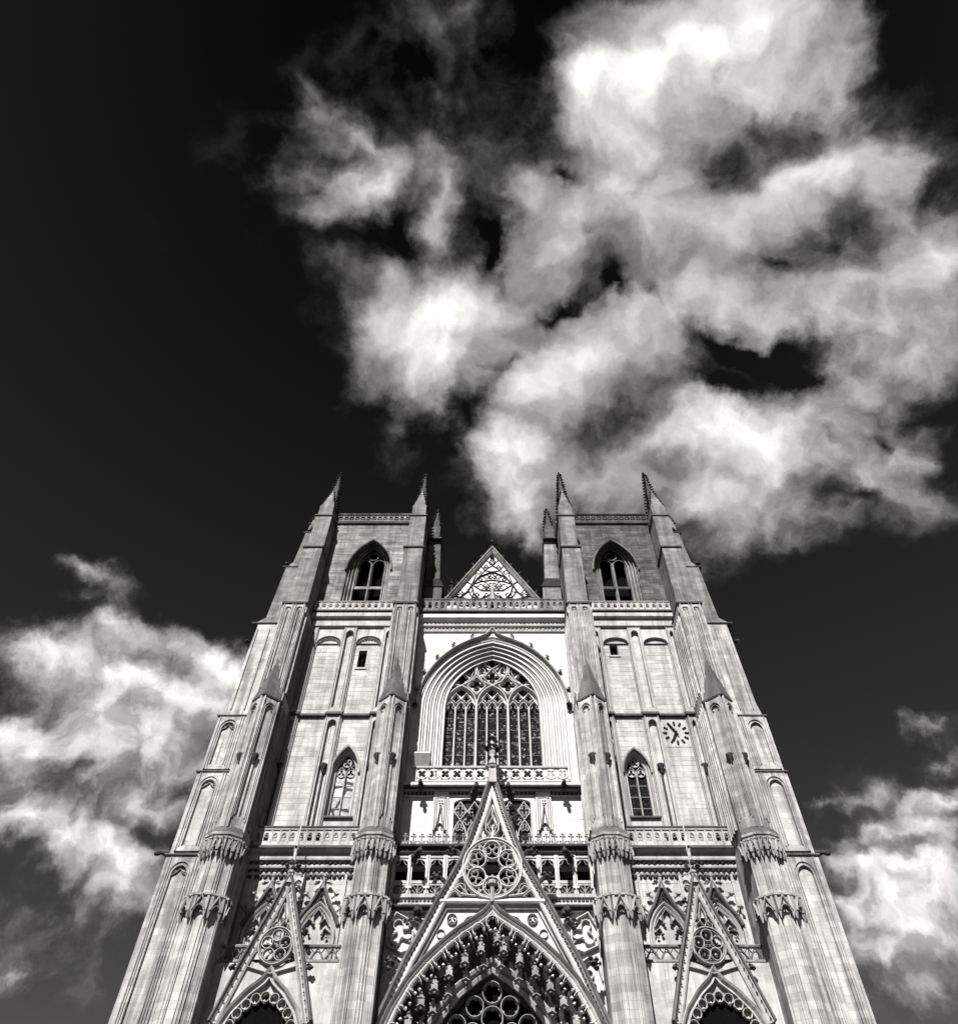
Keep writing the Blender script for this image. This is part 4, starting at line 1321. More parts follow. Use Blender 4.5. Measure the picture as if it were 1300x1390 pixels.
for k in range(9):
    for j in range(7):
        m = Part()
        z0 = 30.0 + j * 1.12
        tl = (random.random() - 0.5) * 0.04
        m.tf = lambda x, y, z, t=tl, c=gx[k] + 0.4: (x * 1.035, y + t * (x - c), z + 1.35)
        m.box(gx[k] + 0.02, gx[k + 1] - 0.02, YT + 0.02, YT + 0.04, z0, z0 + 1.10 if j < 6 else 38.6)
        m.out('pane', STAINED, gwin)
m = Part(); m.tf = lift
m.plate([(x, z) for x, z in arch(0, GW + 0.05, 37.7, GH + 0.05, 12)], YT + 0.06, YT + 0.08)
m.out('pane', STAINED, gwin)
for j in range(1, 7):
    m = Part(); m.tf = lift
    m.box(-3.78, 3.78, YT - 0.01, YT + 0.015, 30.0 + j * 1.12 - 0.02, 30.0 + j * 1.12)
    m.out('glazing_bar', LEAD, gwin)
m = Part()
m.box(-6.5, 6.5, 52.25, 52.45, 25, 47.2)
m.out('interior_shade', VOID, gwin)  # black slab in place of the shade behind the glass
# half-seen bracket at the foot of the left jamb
m = Part()
m.loft([[(-6.0, 49.9, 32.5), (-4.7, 49.9, 32.5), (-4.7, 50.9, 32.5), (-6.0, 50.9, 32.5)], [(-6.05, 49.35, 33.3), (-4.6, 49.35, 33.3), (-4.6, 50.9, 33.3), (-6.05, 50.9, 33.3)], [(-6.0, 49.5, 33.5), (-4.7, 49.5, 33.5), (-4.7, 50.9, 33.5), (-6.0, 50.9, 33.5)]])
m.out('stone_bracket', TRIM)
# cornice with two leaf friezes, then the balustrade
m = Part()
m.cornice(-6.53, 6.53, [(50.0, 45.55), (49.84, 45.58), (49.80, 45.66), (49.92, 45.72), (49.94, 46.05), (49.66, 46.10), (49.62, 46.22), (49.84, 46.30),
                        (49.86, 46.66), (49.48, 46.72), (49.36, 46.80), (49.36, 47.22), (49.50, 47.30), (50.0, 47.38)])
frieze(m, -6.5, 6.5, 49.93, 45.86, 0.36, 0.15)
frieze(m, -6.5, 6.5, 49.85, 46.46, 0.36, 0.15)
m.out('cornice', CLEAN)
m = Part()
m.cornice(-6.53, 6.53, [(49.5, 47.40), (49.16, 47.38), (49.14, 47.50), (49.3, 47.56), (50.0, 47.56)])
m.out('cornice_ledge', LEDGE)
balustrade(1, -6.48, 6.48, 49.40, 47.57, 49.0, 23, BELFRY, 'trefoil')

# ------------------------------------------------------------------ crowning gable
GB, GA, GHW, GY = 48.4, 56.6, 4.95, 50.3
gab = Part()
gab.plate([(-GHW, GB), (GHW, GB), (0, GA)], GY, GY + 0.9)
gb = gab.out('crowning_gable', CLEAN)
m = Part()
m.sweep([(-GHW - 0.1, GB - 0.1), (0, GA + 0.05), (GHW + 0.1, GB - 0.1)], [(-0.28, GY - 0.01), (-0.26, GY - 0.14), (-0.10, GY - 0.30), (0.0, GY - 0.20), (0.08, GY - 0.34), (0.22, GY - 0.30), (0.26, GY - 0.1), (0.26, GY + 1.0), (-0.28, GY + 1.0)])
m.out('coping', BELFRY, gb)
for s1 in (-1, 1):
    for k in range(6):
        t = (k + 0.7) / 6.6
        m = Part(s1)
        x, z = GHW * (1 - t) + 0.18, GB + (GA - GB) * t + 0.15
        m.tube([(x, GY, z), (x + 0.22, GY, z + 0.12), (x + 0.34, GY - 0.05, z + 0.36)], [0.11, 0.08, 0.05], 5)
        m.knob(x + 0.34, GY, z + 0.33, 0.15)
        m.out('crocket', BLACKENED, gb)
m = Part()
finial(m, 0, GY + 0.2, GA + 0.1, 1.15)
m.out('finial', BLACKENED, gb)
m = Part()
y = GY
def gbar(p, w=0.16, d=0.26, c=False): m.bar(p, w * 0.7, y, 0.06, c)
def inside(x, z): return abs(x) < GHW * (GA - z) / (GA - GB) - 0.15
def gx_(z): return GHW * (GA - z) / (GA - GB) - 0.2
# two big crossing arcs rising from the feet, a net of curved lozenges with foils
for s1 in (-1, 1):
    gbar([(s1 * 0.0, 49.0), (s1 * 1.0, 49.6), (s1 * 1.75, 50.6), (s1 * 1.95, 51.7), (s1 * 1.3, 52.8), (0, 53.5)], 0.2)
    gbar([(s1 * 4.3, 49.1), (s1 * 3.2, 49.9), (s1 * 2.3, 50.9), (s1 * 1.95, 51.8)], 0.2)
    gbar([(s1 * 0.1, 51.0), (s1 * 1.0, 51.0), (s1 * 1.95, 51.8)], 0.14)
    gbar([(s1 * 1.95, 51.8), (s1 * 1.1, 52.2), (0, 52.4)], 0.13)
    gbar([(s1 * gx_(52.2), 52.2), (s1 * 1.95, 51.8), (s1 * 1.6, 53.0), (s1 * gx_(53.6), 53.6)], 0.14)
    gbar([(s1 * 1.2, 53.0), (s1 * 0.6, 53.9), (0, 54.4)], 0.13)
    gbar([(0, 53.5), (s1 * 0.7, 53.7), (s1 * gx_(54.4), 54.4)], 0.13)
    gbar([(s1 * 0.9, 49.0), (s1 * 1.9, 49.7), (s1 * 2.9, 50.1), (s1 * gx_(50.3), 50.3)], 0.18)
    gbar([(s1 * 2.3, 49.0), (s1 * 2.0, 49.7), (s1 * 1.75, 50.6)], 0.13)
    gbar([(s1 * 2.3, 50.9), (s1 * 1.9, 50.2), (s1 * 1.2, 49.9), (s1 * 0.3, 50.4), (0, 51.0)], 0.13)
    for (cx_, cz_, r_, n_) in ((3.3, 50.15, 0.30, 3), (4.05, 49.25, 0.26, 3), (2.95, 51.05, 0.26, 3), (0.45, 49.55, 0.3, 3), (1.6, 49.2, 0.28, 3), (3.45, 49.45, 0.50, 3), (2.55, 49.35, 0.52, 3), (0.95, 49.15, 0.48, 3), (1.62, 49.85, 0.26, 4), (2.05, 51.1, 0.30, 4), (1.1, 51.45, 0.40, 4), (0.55, 50.3, 0.36, 3), (3.0, 50.75, 0.34, 3),
                               (2.65, 51.55, 0.36, 4), (2.15, 52.5, 0.33, 4), (0.62, 51.75, 0.34, 3), (0.55, 52.85, 0.30, 4), (1.35, 53.5, 0.28, 4), (0.6, 54.25, 0.26, 3), (1.45, 50.45, 0.24, 4), (1.15, 52.5, 0.2, 4)):
        if inside(cx_ + r_, cz_):
            m.bar(foil(s1 * cx_, cz_, r_, n_, 20, 1.5708), 0.05, y, 0.05, True)
foil_y = y
m.bar(foil(0, 52.9, 0.42, 3, 20, 1.5708), 0.07, y, 0.06, True)
m.bar(foil(0, 51.6, 0.45, 4, 24, 0.785), 0.07, y, 0.06, True)
m.bar(foil(0, 54.85, 0.34, 4, 24, 0.785), 0.07, y, 0.06, True)
m.bar(foil(0, 55.55, 0.2, 3, 18, 1.5708), 0.06, y, 0.18, True)
gbar([(0, 49.0), (0, 51.4)], 0.16)
gbar([(-gx_(55.2), 55.2), (0, 54.5), (gx_(55.2), 55.2)], 0.11)
m.out('tracery', BLACKENED, gb)
m = Part()
m.lathe(0, y - 0.15, [(0.6, 48.7), (0.45, 49.3), (0.20, 50.2), (0.12, 51.2), (0.05, 52.0)], 6)
m.knob(-0.55, y - 0.15, 51.2, 0.2); m.knob(0.55, y - 0.15, 51.2, 0.2)
m.out('statue_pedestal', CARVED, gb)

# ------------------------------------------------------------------ wall zone under the window
m = Part()
m.box(-6.55, 6.55, 50.02, 52.2, 25.3, 30.75)
lwall = m.out('lower_wall', CLEAN)
ashlar(lwall, -1, 3.3, 6.5, 26.0, 30.0, 50.02, 'C', None, 0.5, 1.0, 1.5)
ashlar(lwall, 1, 3.3, 6.5, 26.0, 30.0, 50.02, 'C', None, 0.5, 1.0, 1.5)
m = Part()
m.cornice(-6.53, 6.53, [(50.0, 30.55), (49.5, 30.6), (49.3, 30.72), (49.28, 30.9), (49.4, 31.0), (50.0, 31.0)])
m.cornice(-6.53, 6.53, [(50.0, 30.12), (49.86, 30.15), (49.84, 30.24), (50.0, 30.30)])
m.out('cornice', CLEAN)
m = Part()
m.cornice(-6.53, 6.53, [(49.5, 30.50), (49.24, 30.56), (49.22, 30.68), (49.4, 30.70)])
frieze(m, -6.5, 6.5, 50.0, 30.42, 0.30, 0.13)
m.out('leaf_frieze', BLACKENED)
balustrade(1, -5.55, 5.55, 49.45, 31.0, 32.2, 13, CLEAN, 'circle')
for sx in (-1, 1):
    LEFT = sx < 0
    # paired window with net tracery, half hidden by the gable
    m = Part(sx)
    m.arch_wall(0.55, 3.05, 26.2, 30.1, 49.86, 50.01, 1.75, 1.02, 26.4, 29.55, 0.4, 8)
    m.bar(doorway(1.75, 0.99, 26.4, 29.55, 0.38, 8), 0.10, 49.95, 0.14)
    pw = m.out('paired_window', CLEAN)
    m = Part(sx)
    for cx_ in (1.25, 2.25):
        m.bar([(cx_, 28.45), (cx_ - 0.48, 29.05), (cx_, 29.75), (cx_ + 0.48, 29.05), (cx_, 28.45)], 0.09, 50.0, 0.12)
        m.bar(foil(cx_, 29.1, 0.36, 4, 24, 1.5708), 0.06, 50.0, 0.11, True)
        m.bar(arch(cx_, 0.46, 27.2, 1.2, 7), 0.09, 50.0, 0.12)
        m.bar(foil(cx_, 27.85, 0.28, 3, 20, 1.5708), 0.06, 50.0, 0.10, True)
        for s1 in (-1, 1):
            m.bar([(cx_ + s1 * 0.47, 26.4), (cx_ + s1 * 0.47, 27.3)], 0.1, 50.0, 0.13)
    m.bar(foil(1.75, 28.35, 0.28, 4, 24, 1.5708), 0.06, 50.0, 0.11, True)
    m.out('tracery', CLEAN, pw)
    m = Part(sx)
    m.box(0.72, 2.78, 50.005, 50.015, 26.4, 30.0)
    m.out('pane', DARKGLASS, pw)
    # niche with canopy on a shaft
    m = Part(sx)
    m.box(3.10, 4.18, 49.80, 50.0, 26.2, 30.6)
    nb = m.out('niche', CLEAN)
    m = Part(sx)
    for x in (3.22, 3.36, 3.92, 4.06):
        m.bar([(x, 26.3), (x, 30.0)], 0.06, 49.80, 0.08)
    m.bar(arch(3.64, 0.30, 27.6, 0.5, 6), 0.07, 49.80, 0.14)
    m.bar([(3.25, 27.5), (3.45, 28.0), (3.60, 29.2), (3.68, 29.2), (3.83, 28.0), (4.03, 27.5)], 0.08, 49.80, 0.2)
    for k in (-1, 1):
        m.knob(3.64 + k * 0.42, 49.62, 27.55, 0.12); m.knob(3.64 + k * 0.14, 49.7, 27.75, 0.08)
    m.knob(3.64, 49.65, 29.35, 0.13); m.knob(3.56, 49.65, 29.7, 0.09); m.knob(3.74, 49.65, 29.7, 0.09)
    for k in range(5):
        m.knob(3.34 + k * 0.15, 49.74, 30.05, 0.07)
    m.out('niche_canopy', CARVED, nb)
    gargoyle(sx, 5.1, 49.4, 30.45, 0.9, 0.0, 0.9)
    gargoyle(sx, 1.35, 49.4, 29.7, 1.6, -0.25, 1.15)

# ------------------------------------------------------------------ gallery with its leaf crest
m = Part()
m.under([(-6.2, 0), (-6.15, 15.0), (-5.5, 16.4), (-4.65, 17.7), (-3.7, 18.75), (-2.75, 19.5), (-1.85, 20.2), (-0.9, 20.75), (0, 21.15),
         (0.9, 20.75), (1.85, 20.2), (2.75, 19.5), (3.7, 18.75), (4.65, 17.7), (5.5, 16.4), (6.15, 15.0), (6.2, 0)], -6.5, 6.5, 0, 22.15, 48.9, 50.6)
m.box(-6.5, 6.5, 50.6, 52.2, 0, 22.15)
m.out('portal_wall', CLEAN)
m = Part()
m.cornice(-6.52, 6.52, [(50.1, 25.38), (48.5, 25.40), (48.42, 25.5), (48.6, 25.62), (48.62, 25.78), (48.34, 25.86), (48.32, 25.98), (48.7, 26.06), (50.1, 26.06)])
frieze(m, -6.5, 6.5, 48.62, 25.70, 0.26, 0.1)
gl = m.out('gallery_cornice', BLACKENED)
fl = None
for k in range(24):
    x = -6.33 + 12.66 * k / 23
    if abs(x) < 1.9: continue
    if fl is None:
        m = Part()
        m.box(-0.2, 0.2, 48.44, 48.52, 26.05, 26.16)
        for dx, dz, r in ((0, 0.62, 0.11), (-0.13, 0.47, 0.09), (0.13, 0.47, 0.09), (0, 0.45, 0.08), (-0.17, 0.13, 0.10), (0.17, 0.13, 0.10)):
            m.knob(dx, 48.48, 26.06 + dz, r)
        m.tube([(0, 48.48, 26.05), (0, 48.48, 26.66)], [0.06, 0.04], 4)
        f = m.out('crest_fleuron', CARVED, gl); fl = f.data
    else:
        f = bpy.data.objects.new('crest_fleuron', fl); COL.objects.link(f); f.parent = gl
    f.location.x = x
m = Part()
m.cornice(-6.52, 6.52, [(51, 22.12), (48.45, 22.15), (48.38, 22.28), (48.55, 22.42), (48.55, 22.60), (48.42, 22.68), (48.42, 22.86), (48.6, 22.9), (51, 22.92)])
m.out('gallery_floor', TRIM)
m = Part()
frieze(m, -6.5, 6.5, 48.56, 22.5, 0.24, 0.11)
m.cornice(-6.52, 6.52, [(48.6, 22.06), (48.36, 22.12), (48.34, 22.2), (48.6, 22.22)])
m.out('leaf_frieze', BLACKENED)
for sx in (-1, 1):
    m = Part(sx)
    m.box(1.9, 6.5, 48.62, 48.84, 23.60, 23.78)
    m.box(1.9, 6.5, 48.60, 48.86, 25.20, 25.379)
    rail = m.out('gallery_rail', TRIM)
    for k in range(5):
        x = 6.42 - 1.13 * k
        m = Part(sx)
        m.box(x - 0.13, x + 0.13, 48.56, 48.98, 22.9, 25.36)
        m.bar([(x, 22.9), (x, 25.3)], 0.10, 48.56, 0.10)
        m.box(x - 0.2, x + 0.2, 48.44, 48.55, 23.25, 23.36)
        m.out('gallery_column', CLEAN, rail)
    for k in range(4):
        x = 5.855 - 1.13 * k
        m = Part(sx)
        m.arch_wall(x - 0.43, x + 0.43, 24.6, 25.19, 48.66, 48.80, x, 0.38, 24.6, 24.85, 0.26, 6)
        for s1 in (-1, 1):
            m.bar([(x + s1 * 0.38, 24.75), (x + s1 * 0.2, 24.85), (x + s1 * 0.1, 25.05)], 0.05, 48.8, 0.1)
        m.out('gallery_arch', TRIM, rail)
        m = Part(sx)
        m.box(x - 0.43, x + 0.43, 48.66, 48.76, 22.91, 23.0); m.box(x - 0.43, x + 0.43, 48.66, 48.76, 23.5, 23.599)
        m.box(x - 0.43, x + 0.43, 48.86, 48.9, 23.0, 23.5)
        m.bar([(x, 23.0), (x, 23.52)], 0.07, 48.86, 0.18)
        for s1 in (-1, 1):
            m.bar([(x, 23.02), (x + s1 * 0.12, 23.28), (x + s1 * 0.34, 23.48)], 0.06, 48.86, 0.17)
            m.bar([(x + s1 * 0.1, 23.02), (x + s1 * 0.28, 23.12), (x + s1 * 0.38, 23.3)], 0.06, 48.86, 0.16)
            m.bar([(x + s1 * 0.40, 23.0), (x + s1 * 0.40, 23.5)], 0.05, 48.86, 0.17)
        m.out('pierced_panel', TRIM, rail)
        m = Part(sx)
        tl = (0.05, -0.03, 0.04, -0.05)[k]
        m.tf = lambda X, Y, Z, t=tl, c=x: (X, Y + t * (X - c) + 0.04 * (Z - 24.5), Z)
        m.box(x - 0.55, x + 0.55, 50.7, 50.72, 23.0, 25.3)
        m.out('pane', GALLERYGLASS if k else DARKGLASS, rail)
m = Part()
m.box(-6.5, 6.5, 50.9, 51.2, 22.9, 25.3)
m.out('interior_shade', VOID)  # black slab closing the gallery, its shade put into the colour

# ------------------------------------------------------------------ great gable over the middle portal
PY = 47.6
edge = [(-6.6, 15.0), (-5.75, 17.0), (-4.95, 18.9), (-4.15, 20.4), (-3.35, 21.98), (-2.6, 23.3), (-1.95, 24.5), (-1.3, 26.2), (-0.75, 27.8), (-0.28, 29.5), (0, 30.3)]
full = edge + [(-x, z) for x, z in edge[:-1][::-1]]
m = Part()
m.sweep(full, [(-0.48, PY + 0.3), (-0.46, PY), (-0.36, PY - 0.10), (-0.24, PY - 0.02), (-0.14, PY + 0.10), (-0.10, PY + 0.10), (-0.02, PY - 0.10), (0.0, PY - 0.12), (0.0, PY + 0.5), (-0.48, PY + 0.5)])
pg = m.out('portal_gable', CLEAN)
m = Part()
m.sweep(full, [(0.0, PY + 0.45), (0.0, PY - 0.18), (0.05, PY - 0.24), (0.2, PY - 0.2), (0.24, PY), (0.24, PY + 0.45)])
cp = m.out('coping', LEDGE, pg)
m = Part()
acc = 0
for a, b in zip(full, full[1:]):
    L = math.hypot(b[0] - a[0], b[1] - a[1]); n = max(1, int(L / 0.27))
    nx, nz = -(b[1] - a[1]) / L, (b[0] - a[0]) / L
    for k in range(n):
        t = (k + 0.5) / n
        m.knob(a[0] + (b[0] - a[0]) * t - nx * 0.12, PY - 0.03, a[1] + (b[1] - a[1]) * t - nz * 0.12, 0.085)
m.out('leaf_moulding', BLACKENED, pg)
for s1 in (-1, 1):
    for (x, z, r) in ((1.05, 27.2, 0.36), (2.95, 22.95 + 0.4, 0.42), (2.0, 25.0, 0.36), (4.2, 20.7, 0.42), (5.3, 18.6, 0.42)):
        m = Part(s1)
        m.tube([(x, PY + 0.1, z - 0.1), (x + 0.3, PY, z + 0.15), (x + 0.5, PY - 0.1, z + 0.1)], [0.16, 0.14, 0.10], 5)
        for dx, dz, q in ((0.5, 0.1, 1), (0.68, 0.3, 0.7), (0.62, -0.15, 0.7), (0.35, 0.36, 0.6), (0.86, 0.08, 0.55)):
            m.knob(x + dx, PY - 0.1, z + dz, r * 0.62 * q)
        m.out('crocket', BLACKENED, pg)
# rosette and its company, openwork
m = Part()
RC, RR = (0, 24.08), 1.86
m.bar(circle(0, RC[1], RR, 40), 0.17, PY + 0.28, 0.34, True)
m.bar(circle(0, RC[1], RR - 0.13, 40), 0.08, PY + 0.20, 0.2, True)
for k in range(6):
    a = 1.5708 + k * 1.0472
    cx_, cz_ = 1.12 * math.cos(a), RC[1] + 1.12 * math.sin(a)
    m.bar(circle(cx_, cz_, 0.57, 20), 0.11, PY + 0.26, 0.26, True)
    for j in range(3):
        b = a + (j - 1) * 1.6
        m.bar(circle(cx_ + 0.27 * math.cos(b), cz_ + 0.27 * math.sin(b), 0.22, 10), 0.05, PY + 0.24, 0.16, True)
    b = a + 0.5236
    m.knob(1.55 * math.cos(b), PY + 0.1, RC[1] + 1.55 * math.sin(b), 0.12)
    m.knob(0.62 * math.cos(b), PY + 0.1, RC[1] + 0.62 * math.sin(b), 0.13)
for s1 in (-1, 1):
    m.bar([(0, 26.0), (s1 * 0.42, 26.5), (s1 * 0.44, 27.0), (0, 28.2)], 0.10, PY + 0.26, 0.26)
    m.bar([(0, 26.1), (s1 * 0.30, 26.8), (s1 * -0.05, 27.5), (0, 28.0)], 0.07, PY + 0.25, 0.2)
    m.bar([(s1 * 0.55, 25.9), (s1 * 0.8, 26.3), (s1 * 0.62, 26.6)], 0.07, PY + 0.25, 0.2)
    m.bar([(s1 * 1.0, 22.4), (s1 * 1.9, 22.5), (s1 * 2.4, 22.9), (s1 * 2.3, 23.3), (s1 * 1.85, 23.6)], 0.10, PY + 0.26, 0.26)
    m.bar([(s1 * 1.4, 22.4), (s1 * 2.0, 23.0), (s1 * 2.75, 22.5)], 0.09, PY + 0.26, 0.24)
    m.bar([(s1 * 1.9, 22.35), (s1 * 2.3, 22.7), (s1 * 2.9, 22.35)], 0.07, PY + 0.26, 0.22)
    m.bar(circle(s1 * 1.95, 22.85, 0.3, 12), 0.06, PY + 0.25, 0.2, True)
    m.bar(circle(s1 * 1.45, 22.6, 0.2, 12), 0.05, PY + 0.25, 0.2, True)
for k in range(6):
    a = 1.5708 + (k + 0.5) * 1.0472
    ux, uz = math.cos(a), math.sin(a)
    X0, Z0 = 1.42 * ux, RC[1] + 1.42 * uz
    for s1 in (-1, 1):
        m.bar([(X0 - ux * 0.75, Z0 - uz * 0.75), (X0 - ux * 0.2 + s1 * uz * 0.22, Z0 - uz * 0.2 - s1 * ux * 0.22), (X0 + ux * 0.33, Z0 + uz * 0.33)], 0.07, PY + 0.25, 0.2)
for s1 in (-1, 1):
    m.bar([(s1 * 0.5, 26.0), (s1 * 0.95, 25.95), (s1 * 1.1, 25.6)], 0.07, PY + 0.25, 0.2)
    m.bar([(s1 * 0.15, 26.3), (s1 * 0.33, 26.0), (s1 * 0.7, 25.95)], 0.06, PY + 0.25, 0.18)
    m.bar(foil(s1 * 0.24, 26.85, 0.2, 3, 15, 1.5708), 0.04, PY + 0.25, 0.14, True)
    m.bar([(s1 * 2.0, 23.6), (s1 * 2.15, 24.0), (s1 * 1.95, 24.3)], 0.07, PY + 0.25, 0.2)
m.out('tracery', CLEAN, pg)
for s1 in (-1, 1):
    m = Part(s1)
    m.plate([(0.25, 21.93), (2.85, 21.93), (3.65, 20.45), (4.45, 18.95), (5.2, 17.2), (4.75, 17.75), (3.85, 18.8), (2.85, 19.7), (1.85, 20.45), (1.0, 20.95), (0.45, 21.3)], PY + 0.3, PY + 0.5)
    m.out('gable_web', CLEAN, pg)
    m = Part(s1)
    m.bar([(0.8, 21.7), (2.75, 21.7), (3.5, 20.3), (4.3, 18.8)], 0.09, PY + 0.3, 0.12)
    m.bar([(1.15, 21.35), (1.5, 21.25), (1.75, 21.0), (1.7, 20.75)], 0.05, PY + 0.3, 0.10)
    m.bar(circle(2.42, 21.15, 0.30, 14), 0.05, PY + 0.3, 0.10, True)
    m.bar(foil(2.42, 21.15, 0.26, 3, 18, 1.5708), 0.04, PY + 0.3, 0.08, True)
    m.bar(circle(3.05, 20.35, 0.24, 12), 0.05, PY + 0.3, 0.10, True)
    m.out('blind_tracery', CARVED, pg)
m = Part()
m.plate([(-0.5, 26.2), (0.5, 26.2), (0.0, 29.0)], PY + 0.29, PY + 0.5)
m.plate([(0.75, 26.9), (1.55, 25.0), (2.55, 23.2), (2.95, 22.35), (2.45, 22.35), (1.9, 23.4), (1.15, 25.0)], PY + 0.3, PY + 0.5)
m.plate([(-0.75, 26.9), (-1.15, 25.0), (-1.9, 23.4), (-2.45, 22.35), (-2.95, 22.35), (-2.55, 23.2), (-1.55, 25.0)], PY + 0.3, PY + 0.5)
m.out('gable_web', CLEAN, pg)
m = Part()
m.cornice(-3.2, 3.2, [(PY + 0.5, 21.92), (PY - 0.05, 21.95), (PY - 0.14, 22.05), (PY - 0.05, 22.18), (PY + 0.1, 22.32), (PY + 0.5, 22.34)])
m.out('gable_sill', CLEAN, pg)
# the stem and leaf-cross on the point of the gable
m = Part()
m.rings([([(-0.28, PY - 0.28), (0.28, PY - 0.28), (0.28, PY + 0.28), (-0.28, PY + 0.28)], 29.8), ([(-0.26, PY - 0.26), (0.26, PY - 0.26), (0.26, PY + 0.26), (-0.26, PY + 0.26)], 30.9)])
m.lathe(0, PY, [(0.40, 30.9), (0.46, 31.0), (0.46, 31.1), (0.3, 31.2), (0.22, 32.0), (0.30, 32.2), (0.2, 32.35), (0.13, 33.2), (0.2, 33.4), (0.05, 33.7)], 8)
m.out('finial_stem', TRIM, pg)
m = Part()
for k in range(6):
    a = k * 1.0472
    m.knob(0.42 * math.cos(a), PY + 0.42 * math.sin(a), 32.55, 0.24); m.knob(0.6 * math.cos(a), PY + 0.6 * math.sin(a), 32.75, 0.15)
    m.knob(0.25 * math.cos(a + 0.5), PY + 0.25 * math.sin(a + 0.5), 33.3, 0.16)
m.knob(-0.2, PY - 0.2, 31.7, 0.2); m.knob(0.25, PY - 0.2, 31.75, 0.2)
m.lathe(0, PY, [(0.44, 31.0), (0.5, 31.06), (0.46, 31.14)], 8)
m.out('finial_leaf', BLACKENED, pg)
# ogee portal arch under the gable
og = [(-6.3, 15.0), (-5.6, 16.6), (-4.8, 17.95), (-3.9, 18.95), (-2.9, 19.85), (-1.9, 20.6), (-1.05, 21.1), (-0.5, 21.45), (-0.2, 21.75), (0, 22.05)]
ogf = og + [(-x, z) for x, z in og[:-1][::-1]]
m = Part()
m.sweep(ogf, [(-0.42, PY + 0.5), (-0.40, PY + 0.12), (-0.30, PY + 0.02), (-0.22, PY + 0.10), (-0.12, PY - 0.08), (-0.04, PY - 0.02), (0.0, PY + 0.1)])
pa = m.out('portal_arch', CLEAN)
m = Part()
m.sweep(ogf, [(-0.02, PY + 0.2), (-0.06, PY - 0.14), (0.06, PY - 0.22), (0.16, PY - 0.12), (0.16, PY + 0.2)])
m.out('hood_moulding', LEDGE, pa)
m = Part()
m.tube([(0, PY - 0.1, 22.0), (0, PY - 0.15, 22.9)], [0.16, 0.12], 6)
m.lathe(0, PY - 0.15, [(0.12, 22.85), (0.3, 23.0), (0.32, 23.15), (0.2, 23.25)], 8)
m.knob(0, PY - 0.15, 23.4, 0.22)
m.out('finial', CARVED, pa)
# tier of cusped loops inside the arch, then canopies and carved figures receding inwards
m = Part()
spine = [(-5.95, 15.0), (-5.3, 16.4), (-4.5, 17.6), (-3.6, 18.55), (-2.7, 19.3), (-1.8, 19.95), (-0.9, 20.5), (0, 20.95)]
spine = spine + [(-x, z) for x, z in spine[:-1][::-1]]
def walk(path, n):
    tot = [0]
    for a, b in zip(path, path[1:]): tot.append(tot[-1] + math.hypot(b[0] - a[0], b[1] - a[1]))
    out = []
    for k in range(n):
        s_ = tot[-1] * (k + 0.5) / n
        for i in range(len(path) - 1):
            if tot[i] <= s_ <= tot[i + 1]:
                t = (s_ - tot[i]) / (tot[i + 1] - tot[i])
                a, b = path[i], path[i + 1]
                L = tot[i + 1] - tot[i]
                out.append((a[0] + (b[0] - a[0]) * t, a[1] + (b[1] - a[1]) * t, -(b[1] - a[1]) / L, (b[0] - a[0]) / L)); break
    return out
for (x, z, nx, nz) in walk(spine, 19):
    m = Part()
    an = math.atan2(nz, nx)
    m.bar([(x + 0.37 * math.cos(an + t), z + 0.37 * math.sin(an + t)) for t in (2.2, 1.65, 1.1, 0.55, 0, -0.55, -1.1, -1.65, -2.2)], 0.08, PY + 0.5, 0.34)
    for t in (1.25, 0.0, -1.25):
        cx_, cz_ = x + 0.17 * math.cos(an + t), z + 0.17 * math.sin(an + t)
        m.bar([(cx_ + 0.16 * math.cos(an + t + u), cz_ + 0.16 * math.sin(an + t + u)) for u in (1.5, 0.8, 0, -0.8, -1.5)], 0.045, PY + 0.42, 0.2)
    m.knob(x - nx * 0.36 - nz * 0.3, PY + 0.12, z - nz * 0.36 + nx * 0.3, 0.11)
    m.knob(x - nx * 0.40, PY + 0.15, z - nz * 0.40, 0.10)
    m.bar([(x + nz * 0.36, z - nx * 0.36), (x + nx * 0.3 + nz * 0.36, z + nz * 0.3 - nx * 0.36)], 0.06, PY + 0.4, 0.2)
    m.out('cusped_loop', CLEAN, pa)
back = [(x * 1.0, z - 0.0) for x, z in spine]
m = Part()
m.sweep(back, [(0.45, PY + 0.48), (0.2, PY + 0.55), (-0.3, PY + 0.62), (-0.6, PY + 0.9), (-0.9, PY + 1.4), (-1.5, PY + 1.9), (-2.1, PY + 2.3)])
m.out('archivolt', BLACKENED, pa)
